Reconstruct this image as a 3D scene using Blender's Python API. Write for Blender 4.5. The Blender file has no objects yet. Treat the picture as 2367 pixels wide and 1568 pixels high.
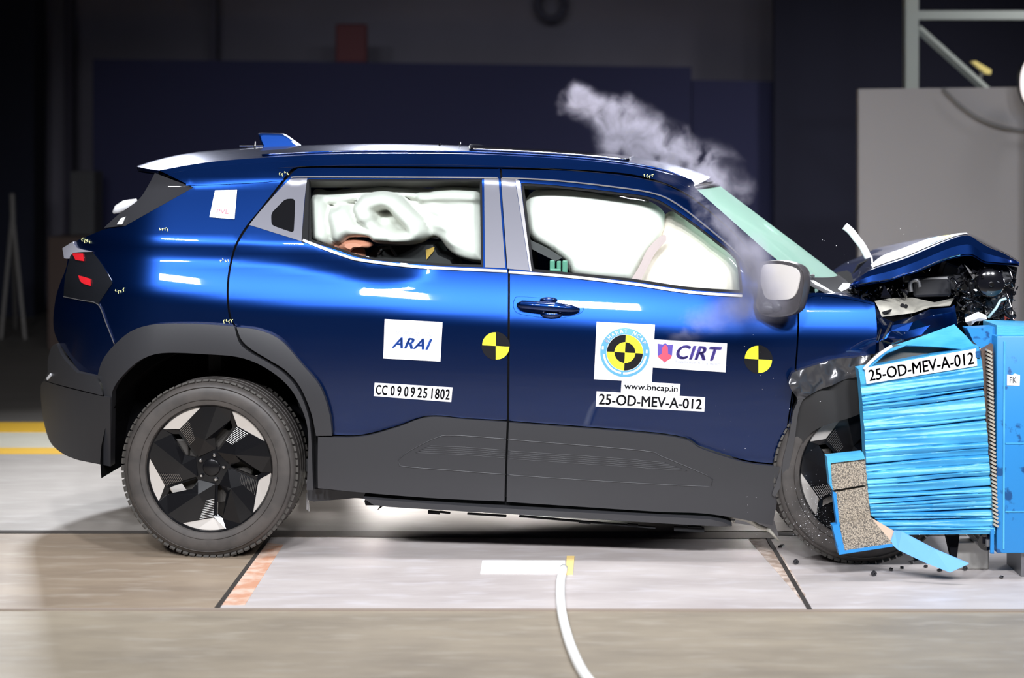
import bpy, bmesh, math, random
import numpy as np
from mathutils import Vector, Matrix
from mathutils.geometry import delaunay_2d_cdt

random.seed(7)
D2R = math.pi / 180
C = bpy.context.scene.collection
SC = bpy.context.scene

# ------------------------------------------------------------------ camera
F, CX, HY = 3855.0, 1277.0, 365.0      # focal length in pixels, principal point, horizon row
CAMY, CAMZ = -7.4, 1.585
cam_d = bpy.data.cameras.new('camera')
cam = bpy.data.objects.new('camera', cam_d)
C.objects.link(cam)
cam.location = (0, CAMY, CAMZ)
cam.rotation_euler = (math.pi / 2, 0, 0)
cam_d.sensor_width = 36.0
cam_d.lens = F / 2367.0 * 36.0
cam_d.shift_x = -(CX - 1183.5) / 2367.0
cam_d.shift_y = -(784.0 - HY) / 2367.0
cam_d.clip_end = 100
cam_d.dof.use_dof = True
cam_d.dof.focus_distance = 6.55
cam_d.dof.aperture_fstop = 1.5
SC.camera = cam

# ------------------------------------------------------------------ world, exposure
w = bpy.data.worlds.new('world')
SC.world = w
w.use_nodes = True
w.node_tree.nodes['Background'].inputs[0].default_value = (0.45, 0.5, 1.0, 1)
w.node_tree.nodes['Background'].inputs[1].default_value = 0.008
SC.view_settings.view_transform = 'Standard'
SC.view_settings.look = 'None'
SC.view_settings.exposure = -0.38
SC.view_settings.gamma = 1.0
SC.view_settings.use_curve_mapping = False
SC.cycles.use_denoising = True
SC.cycles.max_bounces = 10
SC.cycles.transparent_max_bounces = 24
SC.cycles.volume_step_rate = 1.0
SC.cycles.volume_max_steps = 128
SC.cycles.sample_clamp_indirect = 6.0

# ------------------------------------------------------------------ lamps of the test hall
def area(loc, aim, sx, sy, power, col=(1, 1, 1), spread=180):
    l = bpy.data.lights.new('hall_lamp', 'AREA')
    l.shape = 'RECTANGLE'
    l.size, l.size_y = sx, sy
    l.energy = power
    l.color = col
    l.spread = spread * D2R
    o = bpy.data.objects.new('hall_lamp', l)
    C.objects.link(o)
    o.location = loc
    d = Vector(aim) - Vector(loc)
    o.rotation_euler = d.to_track_quat('-Z', 'Y').to_euler()
    return o

COOL = (0.93, 0.95, 1.0)
# LED banks on the camera side, above the picture
for x in (-3.2, -1.6, 0.0, 1.6, 3.2):
    area((x, -6.6, 4.3), (x * 0.75, -0.6, 0.75), 0.62, 0.30, 46, COOL, 60)
# banks hanging straight over the track
for x in (-2.2, 0.0, 2.2):
    area((x, -1.3, 5.2), (x * 0.9, -1.2, 0), 1.0, 0.35, 30, COOL, 80)
# banks behind the car
for x in (-3.1, -1.0, 1.7):
    area((x, 3.9, 3.35), (x * 0.6, 0.0, 0.7), 0.55, 0.28, 62, COOL, 95)
# low floodlights off to both sides behind the car, beyond the edges of the picture
area((5.6, 4.4, 1.2), (0.2, -0.4, 0.1), 0.7, 0.5, 60, COOL, 60)
# floor floodlights on the far side of the car
for x in (-1.3, 0.0, 1.3):
    area((x, 3.0, 0.78), (x * 0.7, -0.3, 0.0), 0.8, 0.25, 40, (1.0, 0.93, 0.88), 110)
# weak spill in the back of the hall
area((-0.5, 3.6, 5.6), (-0.5, 6.9, 3.0), 5.0, 0.6, 5, (0.8, 0.8, 1.0), 150)
area((4.6, 2.2, 4.8), (3.6, 6.0, 1.5), 0.8, 0.8, 36, (1.0, 0.97, 0.97), 60)

# ------------------------------------------------------------------ rays and frames
YAW = -3.0 * D2R
cy_, sy_ = math.cos(YAW), math.sin(YAW)

def W(px, py, Y):
    t = Y - CAMY
    return Vector(((px - CX) / F * t, Y, CAMZ + (HY - py) / F * t))

def G(px, py):                                       # a point on the floor
    t = CAMZ * F / (py - HY)
    return Vector(((px - CX) / F * t, CAMY + t, 0.0))

def to_local(v):                                     # world -> frame of the car
    return Vector((cy_ * v.x + sy_ * v.y, -sy_ * v.x + cy_ * v.y, v.z))

CAML = to_local(Vector((0, CAMY, CAMZ)))

def raydir(px, py):
    return to_local(Vector(((px - CX) / F, 1.0, (HY - py) / F)))

def L(px, py, yl):                                   # on the plane y = yl of the car's frame
    d = raydir(px, py)
    t = (yl - CAML.y) / d.y
    return CAML + d * t

def onplane(px, py, P0, n):
    d = raydir(px, py)
    t = (Vector(P0) - CAML).dot(Vector(n)) / d.dot(Vector(n))
    return CAML + d * t

# ------------------------------------------------------------------ body side surface y = -S(x, z)
XS = np.linspace(-2.6, 2.6, 261)
ZS = np.linspace(0.0, 1.8, 361)

def pxcurve(pts, yl):
    a = [L(p[0], p[1], yl) for p in pts]
    return np.interp(XS, [v.x for v in a], [v.z for v in a])

z_bot = pxcurve([(120, 660), (300, 668), (420, 686), (530, 700), (700, 715), (850, 722), (1000, 735), (1200, 748), (1500, 766), (1700, 782), (1850, 770), (2100, 775)], -0.9)
z_top = pxcurve([(120, 585), (250, 590), (430, 598), (530, 603), (650, 613), (760, 632), (860, 655), (930, 655), (1010, 625), (1170, 631), (1450, 650), (1720, 678), (1850, 705), (2100, 708)], -0.88)
z_up = pxcurve([(120, 545), (250, 550), (430, 556), (560, 560), (640, 566), (720, 566), (850, 600), (950, 612), (1170, 631), (1450, 650), (1720, 678), (1850, 690), (2100, 690)], -0.86)
z_rail = pxcurve([(300, 425), (460, 424), (640, 413), (700, 415), (1110, 415), (1204, 421), (1279, 429), (1417, 445), (1504, 460), (1556, 486), (1625, 536), (1694, 592), (1745, 645), (1850, 690), (2100, 690)], -0.70)

def sst(a, b, x):
    t = np.clip((x - a) / (b - a + 1e-9), 0, 1)
    return t * t * (3 - 2 * t)

XX, ZZ = np.meshgrid(XS, ZS, indexing='ij')
zb, zt, zu, zr = (c[:, None] for c in (z_bot, z_top, z_up, z_rail))
zt = np.minimum(zt, zu)
tilt = -4.5 + 0 * ZZ
tilt = tilt - 5.0 * sst(0.0, 0.18, 0.78 - ZZ) + 5.0 * sst(0, .15, 0.50 - ZZ)
band = 13 + 9 * np.clip((ZZ - zb) / 0.18, 0, 1)
tilt = tilt + (band - tilt) * sst(-0.035, 0.03, ZZ - zb)
dark = 1.0 + 0 * ZZ
tilt = tilt + (dark - tilt) * sst(-0.02, 0.03, ZZ - zt) * sst(0.015, 0.05, zu - zt)
tilt = tilt + (24 - tilt) * sst(-0.02, 0.02, ZZ - zu)
tilt = tilt + (-3 - tilt) * sst(-0.018, 0.012, ZZ - zr)
dz = ZS[1] - ZS[0]
sl = -np.tan(tilt * D2R)
cum = np.cumsum(sl, axis=1) * dz
i0 = int(round(0.62 / dz))
Stab = 0.885 + cum - cum[:, i0:i0 + 1]
rear = np.clip(-1.52 - XX, 0, 1)
Stab = Stab - 1.45 * rear ** 2 - 0.10 * sst(0, .5, -1.5 - XX) * np.clip(ZZ - .9, 0, 1)
front = np.clip(XX - 1.05, 0, 2)
Stab = Stab - 0.05 * front ** 2

def smooth(a, n):
    for _ in range(n):
        b = a.copy()
        b[1:-1] = (a[:-2] + 2 * a[1:-1] + a[2:]) / 4
        c = b.copy()
        c[:, 1:-1] = (b[:, :-2] + 2 * b[:, 1:-1] + b[:, 2:]) / 4
        a = c
    return a
Stab = smooth(Stab, 6)

def bil(tab, x, z):
    fx = min(max((x - XS[0]) / (XS[1] - XS[0]), 0), len(XS) - 1.001)
    fz = min(max((z - ZS[0]) / dz, 0), len(ZS) - 1.001)
    i, j = int(fx), int(fz)
    a, b = fx - i, fz - j
    return float((tab[i, j] * (1 - a) + tab[i + 1, j] * a) * (1 - b) + (tab[i, j + 1] * (1 - a) + tab[i + 1, j + 1] * a) * b)

def S(x, z):
    return bil(Stab, x, z)

Sx_t = np.gradient(Stab, XS[1] - XS[0], axis=0)
Sz_t = np.gradient(Stab, dz, axis=1)

def Snorm(x, z):
    return Vector((-bil(Sx_t, x, z), -1.0, -bil(Sz_t, x, z))).normalized()

def onS(px, py, off=0.0):
    yl = -0.85
    for _ in range(12):
        p = L(px, py, yl)
        yl = 0.5 * yl - 0.5 * (S(p.x, p.z) + off)
    p = L(px, py, yl)
    return p

# ------------------------------------------------------------------ mesh helpers
def mobj(name, verts, faces, mat, parent=None, smooth=True, normals=None):
    me = bpy.data.meshes.new(name)
    me.from_pydata([tuple(v) for v in verts], [], [tuple(f) for f in faces])
    me.validate()
    if mat:
        if isinstance(mat, (list, tuple)):
            for m_ in mat:
                me.materials.append(m_)
        else:
            me.materials.append(mat)
    if smooth:
        me.polygons.foreach_set('use_smooth', [True] * len(me.polygons))
    me.update()
    if normals is not None:
        me.normals_split_custom_set_from_vertices([tuple(n) for n in normals])
    o = bpy.data.objects.new(name, me)
    C.objects.link(o)
    if parent is not None:
        o.parent = parent
    return o

def tag(o, label=None, cat=None, group=None, kind=None):
    if label: o['label'] = label
    if cat: o['category'] = cat
    if group: o['group'] = group
    if kind: o['kind'] = kind
    return o

def empty(name, loc=(0, 0, 0), rz=0, parent=None):
    o = bpy.data.objects.new(name, None)
    C.objects.link(o)
    o.location = loc
    o.rotation_euler = (0, 0, rz)
    o.empty_display_size = 0.1
    if parent is not None: o.parent = parent
    return o

class MB:
    """collects shapes into one mesh"""
    def __init__(s):
        s.v, s.f, s.m, s.mi = [], [], [], 0
    def add(s, vs, fs):
        b = len(s.v)
        s.v += [Vector(v) for v in vs]
        s.f += [tuple(i + b for i in f) for f in fs]
        s.m += [s.mi] * len(fs)
        return s
    def box(s, c, d, rot=None, bev=0.0):
        bm = bmesh.new()
        bmesh.ops.create_cube(bm, size=1)
        for v in bm.verts:
            v.co = Vector((v.co.x * d[0], v.co.y * d[1], v.co.z * d[2]))
        if bev:
            bmesh.ops.bevel(bm, geom=bm.edges[:], offset=bev, segments=2, affect='EDGES', profile=0.5)
        M = Matrix.Translation(Vector(c)) @ (rot.to_4x4() if rot else Matrix.Identity(4))
        bm.verts.index_update()
        s.add([M @ v.co for v in bm.verts], [[v.index for v in f.verts] for f in bm.faces])
        bm.free()
        return s
    def tube(s, pts, r, n=10, caps=True):
        pts = [Vector(p) for p in pts]
        if not isinstance(r, (list, tuple)): r = [r] * len(pts)
        vs, fs = [], []
        up = None
        for i, p in enumerate(pts):
            t = (pts[min(i + 1, len(pts) - 1)] - pts[max(i - 1, 0)]).normalized()
            if up is None:
                up = Vector((0, 0, 1)) if abs(t.z) < 0.9 else Vector((1, 0, 0))
            a = t.cross(up).normalized()
            up = a.cross(t).normalized()
            for k in range(n):
                g = 2 * math.pi * k / n
                vs.append(p + (a * math.cos(g) + up * math.sin(g)) * r[i])
        for i in range(len(pts) - 1):
            for k in range(n):
                fs.append((i * n + k, i * n + (k + 1) % n, (i + 1) * n + (k + 1) % n, (i + 1) * n + k))
        if caps:
            fs.append(tuple(range(n))[::-1])
            fs.append(tuple((len(pts) - 1) * n + k for k in range(n)))
        return s.add(vs, fs)
    def cyl(s, a, b, r, n=20, r2=None):
        return s.tube([a, b], [r, r if r2 is None else r2], n)
    def lathe(s, prof, n=64, c=(0, 0, 0)):           # profile of (radius, y), turned about the y axis
        vs, fs = [], []
        for k in range(n):
            g = 2 * math.pi * k / n
            for (r, y) in prof:
                vs.append((c[0] + r * math.cos(g), c[1] + y, c[2] + r * math.sin(g)))
        m = len(prof)
        for k in range(n):
            for j in range(m - 1):
                a, b = k * m + j, ((k + 1) % n) * m + j
                fs.append((a, a + 1, b + 1, b))
        return s.add(vs, fs)
    def grid(s, P, flip=False):
        nr, nc = len(P), len(P[0])
        vs = [p for row in P for p in row]
        fs = []
        for i in range(nr - 1):
            for j in range(nc - 1):
                q = (i * nc + j, i * nc + j + 1, (i + 1) * nc + j + 1, (i + 1) * nc + j)
                fs.append(q[::-1] if flip else q)
        return s.add(vs, fs)
    def prism(s, poly, d):                           # closed polygon of 3D points extruded by d
        n = len(poly)
        vs = [Vector(p) for p in poly] + [Vector(p) + Vector(d) for p in poly]
        fs = [tuple(range(n)), tuple(range(2 * n - 1, n - 1, -1))]
        for i in range(n):
            fs.append((i, i + n, (i + 1) % n + n, (i + 1) % n))
        return s.add(vs, fs)
    def ball(s, c, r, seg=12, rings=8):
        if not isinstance(r, (list, tuple)): r = (r, r, r)
        bm = bmesh.new()
        bmesh.ops.create_uvsphere(bm, u_segments=seg, v_segments=rings, radius=1)
        bm.verts.index_update()
        s.add([Vector((c[0] + v.co.x * r[0], c[1] + v.co.y * r[1], c[2] + v.co.z * r[2])) for v in bm.verts], [[v.index for v in f.verts] for f in bm.faces])
        bm.free()
        return s
    def build(s, name, mat, parent=None, smooth=False, auto=None, recalc=True):
        me = bpy.data.meshes.new(name)
        me.from_pydata([tuple(v) for v in s.v], [], s.f)
        mats = mat if isinstance(mat, (list, tuple)) else [mat]
        for m_ in mats: me.materials.append(m_)
        if len(mats) > 1:
            for p, k in zip(me.polygons, s.m): p.material_index = k
        if recalc:
            bm = bmesh.new(); bm.from_mesh(me)
            bmesh.ops.recalc_face_normals(bm, faces=bm.faces[:])
            bm.to_mesh(me); bm.free()
        if smooth or auto is not None:
            me.polygons.foreach_set('use_smooth', [True] * len(me.polygons))
        if auto is not None:
            me.set_sharp_from_angle(angle=auto * D2R)
        me.update()
        o = bpy.data.objects.new(name, me)
        C.objects.link(o)
        if parent is not None: o.parent = parent
        return o

def catmull(pts, closed=True, step=12.0):
    """points (x, y) or (x, y, 1) = corner; returns a dense closed polyline"""
    n = len(pts)
    out = []
    rng = range(n if closed else n - 1)
    for i in rng:
        p1, p2 = pts[i], pts[(i + 1) % n]
        c1, c2 = len(p1) > 2, len(p2) > 2
        p0 = p1 if (c1 or (not closed and i == 0)) else pts[i - 1]
        p3 = p2 if (c2 or (not closed and i == n - 2)) else pts[(i + 2) % n]
        d = math.hypot(p2[0] - p1[0], p2[1] - p1[1])
        k = max(1, int(math.ceil(d / step)))
        for j in range(k):
            t = j / k
            q = []
            for a in (0, 1):
                q.append(0.5 * (2 * p1[a] + (p2[a] - p0[a]) * t + (2 * p0[a] - 5 * p1[a] + 4 * p2[a] - p3[a]) * t * t + (3 * p1[a] - p0[a] - 3 * p2[a] + p3[a]) * t ** 3))
            out.append(tuple(q))
    if not closed:
        out.append(tuple(pts[-1][:2]))
    return out

def inside(poly, P):
    x, y = P[:, 0], P[:, 1]
    r = np.zeros(len(P), bool)
    n = len(poly)
    for i in range(n):
        x1, y1 = poly[i]; x2, y2 = poly[(i + 1) % n]
        if y1 == y2: continue
        c = ((y1 > y) != (y2 > y)) & (x < (x2 - x1) * (y - y1) / (y2 - y1) + x1)
        r ^= c
    return r

def dist_poly(poly, P):
    d = np.full(len(P), 1e9)
    n = len(poly)
    for i in range(n):
        a = np.array(poly[i]); b = np.array(poly[(i + 1) % n])
        ab = b - a
        L2 = max(ab.dot(ab), 1e-12)
        t = np.clip(((P - a) @ ab) / L2, 0, 1)
        q = a + t[:, None] * ab
        d = np.minimum(d, np.hypot(*(P - q).T))
    return d

def tri(loops, step):
    """constrained triangulation of 2D loops (outer + holes) with an inner lattice"""
    allp = [p for l in loops for p in l]
    A = np.array(allp)
    gx = np.arange(A[:, 0].min() + step / 2, A[:, 0].max(), step)
    gy = np.arange(A[:, 1].min() + step / 2, A[:, 1].max(), step)
    P = np.array([(x, y) for x in gx for y in gy]) if len(gx) and len(gy) else np.zeros((0, 2))
    if len(P):
        ins = np.zeros(len(P), bool)
        dm = np.full(len(P), 1e9)
        for l in loops:
            ins ^= inside(l, P)
            dm = np.minimum(dm, dist_poly(l, P))
        P = P[ins & (dm > step * 0.4)]
    vs = [Vector(p) for p in allp] + [Vector((float(a), float(b))) for a, b in P]
    ed = []
    b = 0
    for l in loops:
        ed += [(b + i, b + (i + 1) % len(l)) for i in range(len(l))]
        b += len(l)
    ov, oe, of, *_ = delaunay_2d_cdt(vs, ed, [], 0, 1e-7)
    ov = [(v.x, v.y) for v in ov]
    cen = np.array([[sum(ov[i][0] for i in f) / 3, sum(ov[i][1] for i in f) / 3] for f in of])
    ins = np.zeros(len(cen), bool)
    for l in loops: ins ^= inside(l, cen)
    return ov, [f for f, k in zip(of, ins) if k]

def panel(name, poly, mat, parent, off=0.0, thick=0.022, step=0.028, holes=(), disp=None, mirror=True, nrm=True, edge=0.003):
    """sheet on the body side surface: outline in picture coordinates carried onto y = -(S+off)"""
    loops = []
    for pl in [poly] + list(holes):
        l = [onS(a, b, off) for a, b in catmull(pl, step=10)]
        loops.append([(p.x, p.z) for p in l])
    ov, of = tri(loops, step)
    dmin = None
    O = np.array(ov)
    dm = np.full(len(O), 1e9)
    for l in loops: dm = np.minimum(dm, dist_poly(l, O))
    vs, ns = [], []
    def yy(x, z):
        y = -(S(x, z) + off)
        if disp: y -= disp(x, z)
        return y
    for k, (x, z) in enumerate(ov):
        vs.append(Vector((x, yy(x, z), z)))
        n = Snorm(x, z)
        if disp:
            e = 0.004
            n = Vector((-(-yy(x + e, z) + yy(x - e, z)) / (2 * e), -1, -(-yy(x, z + e) + yy(x, z - e)) / (2 * e))).normalized()
        ns.append(n)
    fs = []
    for f in of:
        a, b, c = (vs[i] for i in f)
        nn = (b - a).cross(c - a)
        fs.append(tuple(f) if nn.y < 0 else tuple(f)[::-1])
    for l in loops:
        b = len(vs)
        n = len(l)
        area_ = sum(l[i][0] * l[(i + 1) % n][1] - l[(i + 1) % n][0] * l[i][1] for i in range(n))
        for (x, z) in l:
            vs.append(Vector((x, yy(x, z), z))); ns.append(Vector((0, 0, 0)))
        for (x, z) in l:
            vs.append(Vector((x, yy(x, z) + thick, z))); ns.append(Vector((0, 0, 0)))
        for i in range(n):
            j = (i + 1) % n
            fs.append((b + i, b + n + i, b + n + j, b + j))
    o = mobj(name, vs, fs, mat, parent, True, ns if nrm else None)
    if mirror:
        o2 = mobj(name, [(v.x, -v.y, v.z) for v in vs], [f[::-1] for f in fs], mat, parent, True)
        o['_mir'] = 1
        o.id_properties_ui  # keep
        MIR[o.name] = o2
    return o
MIR = {}

def decal_map(quad, off):
    """maps unit square (u right, v up) to the body side through a picture quad TL,TR,BR,BL"""
    TL, TR, BR, BL = quad
    def f(u, v, extra=0.0):
        px = (TL[0] * (1 - u) + TR[0] * u) * v + (BL[0] * (1 - u) + BR[0] * u) * (1 - v)
        py = (TL[1] * (1 - u) + TR[1] * u) * v + (BL[1] * (1 - u) + BR[1] * u) * (1 - v)
        return onS(px, py, off + extra)
    return f

def text_mesh(s, bold=0.0, shear=0.0, spacing=1.0):
    cu = bpy.data.curves.new('t', 'FONT')
    cu.body = s
    cu.shear = shear
    cu.space_character = spacing
    cu.resolution_u = 4
    ob = bpy.data.objects.new('t', cu)
    C.objects.link(ob)
    dg = bpy.context.evaluated_depsgraph_get()
    me = bpy.data.meshes.new_from_object(ob.evaluated_get(dg))
    v0 = [(v.co.x, v.co.y) for v in me.vertices]
    f0 = [tuple(p.vertices) for p in me.polygons]
    vs, fs = [], []
    for dx, dy in ([(0, 0)] if not bold else [(0, 0), (bold, 0), (-bold, 0), (0, bold * .6), (0, -bold * .6), (bold, bold * .6), (-bold, -bold * .6)]):
        b0 = len(vs)
        vs += [(x + dx, y + dy) for x, y in v0]
        fs += [tuple(i + b0 for i in f) for f in f0]
    bpy.data.objects.remove(ob); bpy.data.curves.remove(cu); bpy.data.meshes.remove(me)
    return vs, fs

def put_text(name, s, rect, mp, mat, parent, bold=0.0, shear=0.0, spacing=1.0, extra=0.0012):
    vs, fs = text_mesh(s, bold, shear, spacing)
    if not vs: return None
    x0, x1 = min(v[0] for v in vs), max(v[0] for v in vs)
    y0, y1 = min(v[1] for v in vs), max(v[1] for v in vs)
    u0, v0, u1, v1 = rect
    P = [mp(u0 + (x - x0) / (x1 - x0) * (u1 - u0), v0 + (y - y0) / (y1 - y0) * (v1 - v0), extra) for x, y in vs]
    return mobj(name, P, fs, mat, parent, False)

def put_shape(name, polys, mp, mat, parent, extra=0.0008):
    b = MB()
    for pl in polys:
        b.add([mp(u, v, extra) for u, v in pl], [tuple(range(len(pl)))])
    return b.build(name, mat, parent, recalc=False)

def put_sheet(name, mp, mat, parent, n=6, th=0.0012):
    b = MB()
    P = [[mp(i / n, j / n, 0) for i in range(n + 1)] for j in range(n + 1)]
    b.grid(P)
    per = [P[0][i] for i in range(n)] + [P[j][n] for j in range(n)] + [P[n][n - i] for i in range(n)] + [P[n - j][0] for j in range(n)]
    m = len(per)
    b.add(per + [p + Vector((0, th, 0)) for p in per], [(i, (i + 1) % m, (i + 1) % m + m, i + m) for i in range(m)])
    return b.build(name, mat, parent, recalc=False)

# ------------------------------------------------------------------ materials
def mat(name, col, rough=0.5, metal=0.0, coat=0.0, coat_r=0.03, spec=0.5, emit=None, estr=0, noise=None, bump=None, alpha=None, trans=0, sheen=0):
    m = bpy.data.materials.new(name)
    m.use_nodes = True
    nt = m.node_tree
    p = nt.nodes['Principled BSDF']
    I = p.inputs
    I['Base Color'].default_value = (*col, 1)
    I['Roughness'].default_value = rough
    I['Metallic'].default_value = metal
    I['Coat Weight'].default_value = coat
    I['Coat Roughness'].default_value = coat_r
    I['Specular IOR Level'].default_value = spec
    I['Transmission Weight'].default_value = trans
    if emit:
        I['Emission Color'].default_value = (*emit, 1)
        I['Emission Strength'].default_value = estr
    tc = None
    if noise or bump:
        tc = nt.nodes.new('ShaderNodeTexCoord')
    if noise:                                        # (scale, second colour, contrast lo, hi, stretch)
        sc, c2, lo, hi = noise[:4]
        n = nt.nodes.new('ShaderNodeTexNoise')
        n.inputs['Scale'].default_value = sc
        n.inputs['Detail'].default_value = 6
        mp = nt.nodes.new('ShaderNodeMapping')
        if len(noise) > 4: mp.inputs['Scale'].default_value = noise[4]
        nt.links.new(tc.outputs['Object'], mp.inputs[0])
        nt.links.new(mp.outputs[0], n.inputs['Vector'])
        r = nt.nodes.new('ShaderNodeMapRange')
        r.inputs['From Min'].default_value = lo
        r.inputs['From Max'].default_value = hi
        nt.links.new(n.outputs[0], r.inputs[0])
        mx = nt.nodes.new('ShaderNodeMix')
        mx.data_type = 'RGBA'
        mx.inputs[6].default_value = (*col, 1)
        mx.inputs[7].default_value = (*c2, 1)
        nt.links.new(r.outputs[0], mx.inputs[0])
        nt.links.new(mx.outputs[2], I['Base Color'])
    if bump:                                         # (scale, strength, distance)
        n = nt.nodes.new('ShaderNodeTexNoise')
        n.inputs['Scale'].default_value = bump[0]
        n.inputs['Detail'].default_value = 4
        if len(bump) > 3:
            mp2 = nt.nodes.new('ShaderNodeMapping')
            mp2.inputs['Scale'].default_value = bump[3]
            nt.links.new(tc.outputs['Object'], mp2.inputs[0])
            nt.links.new(mp2.outputs[0], n.inputs['Vector'])
        else:
            nt.links.new(tc.outputs['Object'], n.inputs['Vector'])
        b = nt.nodes.new('ShaderNodeBump')
        b.inputs['Strength'].default_value = bump[1]
        b.inputs['Distance'].default_value = bump[2]
        nt.links.new(n.outputs[0], b.inputs['Height'])
        nt.links.new(b.outputs[0], I['Normal'])
    return m

def glass_mat(name, tint, haze=0.0, hazecol=(1, 1, 1), ior=1.5, refl=1.0):
    m = bpy.data.materials.new(name)
    m.use_nodes = True
    nt = m.node_tree
    nt.nodes.remove(nt.nodes['Principled BSDF'])
    out = nt.nodes['Material Output']
    t = nt.nodes.new('ShaderNodeBsdfTransparent'); t.inputs[0].default_value = (*tint, 1)
    g = nt.nodes.new('ShaderNodeBsdfGlossy'); g.inputs['Roughness'].default_value = 0.03
    fr = nt.nodes.new('ShaderNodeFresnel'); fr.inputs[0].default_value = ior
    mul = nt.nodes.new('ShaderNodeMath'); mul.operation = 'MULTIPLY'; mul.inputs[1].default_value = refl
    nt.links.new(fr.outputs[0], mul.inputs[0])
    base = t.outputs[0]
    if haze:
        d = nt.nodes.new('ShaderNodeBsdfDiffuse'); d.inputs[0].default_value = (*hazecol, 1)
        tl = nt.nodes.new('ShaderNodeBsdfTranslucent'); tl.inputs[0].default_value = (*hazecol, 1)
        m0 = nt.nodes.new('ShaderNodeMixShader'); m0.inputs[0].default_value = 0.4
        nt.links.new(d.outputs[0], m0.inputs[1]); nt.links.new(tl.outputs[0], m0.inputs[2])
        m1 = nt.nodes.new('ShaderNodeMixShader'); m1.inputs[0].default_value = haze
        nt.links.new(base, m1.inputs[1]); nt.links.new(m0.outputs[0], m1.inputs[2])
        base = m1.outputs[0]
    m2 = nt.nodes.new('ShaderNodeMixShader')
    nt.links.new(mul.outputs[0], m2.inputs[0])
    nt.links.new(base, m2.inputs[1]); nt.links.new(g.outputs[0], m2.inputs[2])
    nt.links.new(m2.outputs[0], out.inputs[0])
    return m

PAINT = mat('blue metallic paint', (0.0013, 0.0215, 0.122), 0.32, 0.9, 1.0, 0.02, 0.5)
BLACKGLOSS = mat('gloss black', (0.006, 0.006, 0.008), 0.12, 0, 0.6)
PLASTIC = mat('grey black plastic', (0.026, 0.026, 0.029), 0.40, 0, bump=(900, 0.15, 0.0006))
PLASTIC2 = mat('black plastic', (0.02, 0.02, 0.023), 0.45, 0)
PILLAR = mat('satin pillar trim', (0.15, 0.15, 0.175), 0.28, 0.3)
RUBBER = mat('rubber', (0.060, 0.052, 0.047), 0.55, 0, noise=(14, (0.042, 0.037, 0.034), 0.4, 0.6))
TREAD = mat('tread rubber', (0.058, 0.053, 0.047), 0.7)
SEAL = mat('seal', (0.008, 0.008, 0.009), 0.7, spec=0.15)
DARK = mat('dark void', (0.005, 0.005, 0.006), 0.9, spec=0.05)
DISC = mat('brake iron', (0.05, 0.045, 0.04), 0.65, 0.3)
RIMBLACK = mat('rim black', (0.006, 0.006, 0.007), 0.20, 0, 0.15, 0.08, 0.35)
SILVER = mat('machined silver', (0.60, 0.56, 0.52), 0.32, 0.45)
CHROME = mat('chrome', (0.8, 0.8, 0.82), 0.12, 1.0)
BELT = mat('satin belt trim', (0.34, 0.33, 0.33), 0.3, 0.7)
STEEL = mat('grey steel', (0.22, 0.22, 0.23), 0.4, 0.8)
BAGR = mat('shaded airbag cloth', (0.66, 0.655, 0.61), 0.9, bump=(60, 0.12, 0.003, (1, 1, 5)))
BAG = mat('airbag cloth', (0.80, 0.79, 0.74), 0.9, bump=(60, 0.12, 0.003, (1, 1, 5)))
BAG2 = mat('dashboard airbag cloth', (0.85, 0.74, 0.66), 0.9, bump=(50, 0.12, 0.003))
STICK = mat('white sticker', (0.82, 0.82, 0.84), 0.4)
INK = mat('black ink', (0.008, 0.008, 0.010), 0.6, spec=0.15)
RIBM = mat('rib highlight metal', (0.35, 0.34, 0.33), 0.25, 0.9)  # bright colour stands in for floor reflections on the black ribs
BLUEINK = mat('blue ink', (0.03, 0.12, 0.55), 0.5)
LBLUE = mat('light blue ink', (0.10, 0.32, 0.80), 0.5)
GREYINK = mat('grey ink', (0.45, 0.46, 0.55), 0.5)
PURPLE = mat('purple ink', (0.10, 0.07, 0.36), 0.5)
RED = mat('red ink', (0.75, 0.08, 0.13), 0.5)
YELLOW = mat('yellow ink', (0.90, 0.85, 0.03), 0.5)
INTER = mat('interior trim', (0.03, 0.03, 0.032), 0.7)
GLASS = glass_mat('side glass', (0.93, 0.97, 0.95), refl=0.6)
PRIV = glass_mat('dark rear glass', (0.05, 0.05, 0.06), refl=1.0, haze=0.5, hazecol=(0.09, 0.09, 0.10))
WIND = glass_mat('green windscreen glass', (0.45, 0.85, 0.66), haze=0.92, hazecol=(0.62, 0.98, 0.82), refl=0.35)
ROOFGLASS = mat('roof glass', (0.01, 0.01, 0.012), 0.06, 0, 0.3)
REDLENS = mat('red lamp lens', (0.75, 0.02, 0.03), 0.15, 0, 0.5)
LAMPLENS = mat('dark lamp lens', (0.012, 0.013, 0.016), 0.08, 0, 0.5)
CLEARLENS = mat('pale lamp edge', (0.6, 0.6, 0.68), 0.12, 0.4, 0.6)
BEIGE = mat('beige inner panel', (0.46, 0.44, 0.38), 0.45, 0.2, noise=(9, (0.2, 0.19, 0.17), 0.45, 0.7))
BARR = mat('barrier sheet blue', (0.085, 0.41, 0.67), 0.38, 0.0, noise=(5, (0.035, 0.28, 0.56), 0.4, 0.65), bump=(30, 0.25, 0.004, (1, 1, 8)))
BARR2 = mat('barrier block blue', (0.02, 0.22, 0.55), 0.42, 0.0, noise=(17, (0.005, 0.07, 0.22), 0.60, 0.66))

# ================================================================== the car
car = empty('car', (0, 0, 0), YAW)
tag(car, 'dark blue metallic SUV with crushed front end and deployed airbags, seen from its side', 'car')

shut_rear = [(686, 391), (668, 408), (645, 436), (605, 488), (575, 524), (552, 560), (540, 592), (531, 640), (529, 690), (535, 735), (548, 757)]
arch_out = [(768, 1004), (764, 955), (742, 893), (700, 840), (650, 785), (600, 764), (548, 757)]

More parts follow.
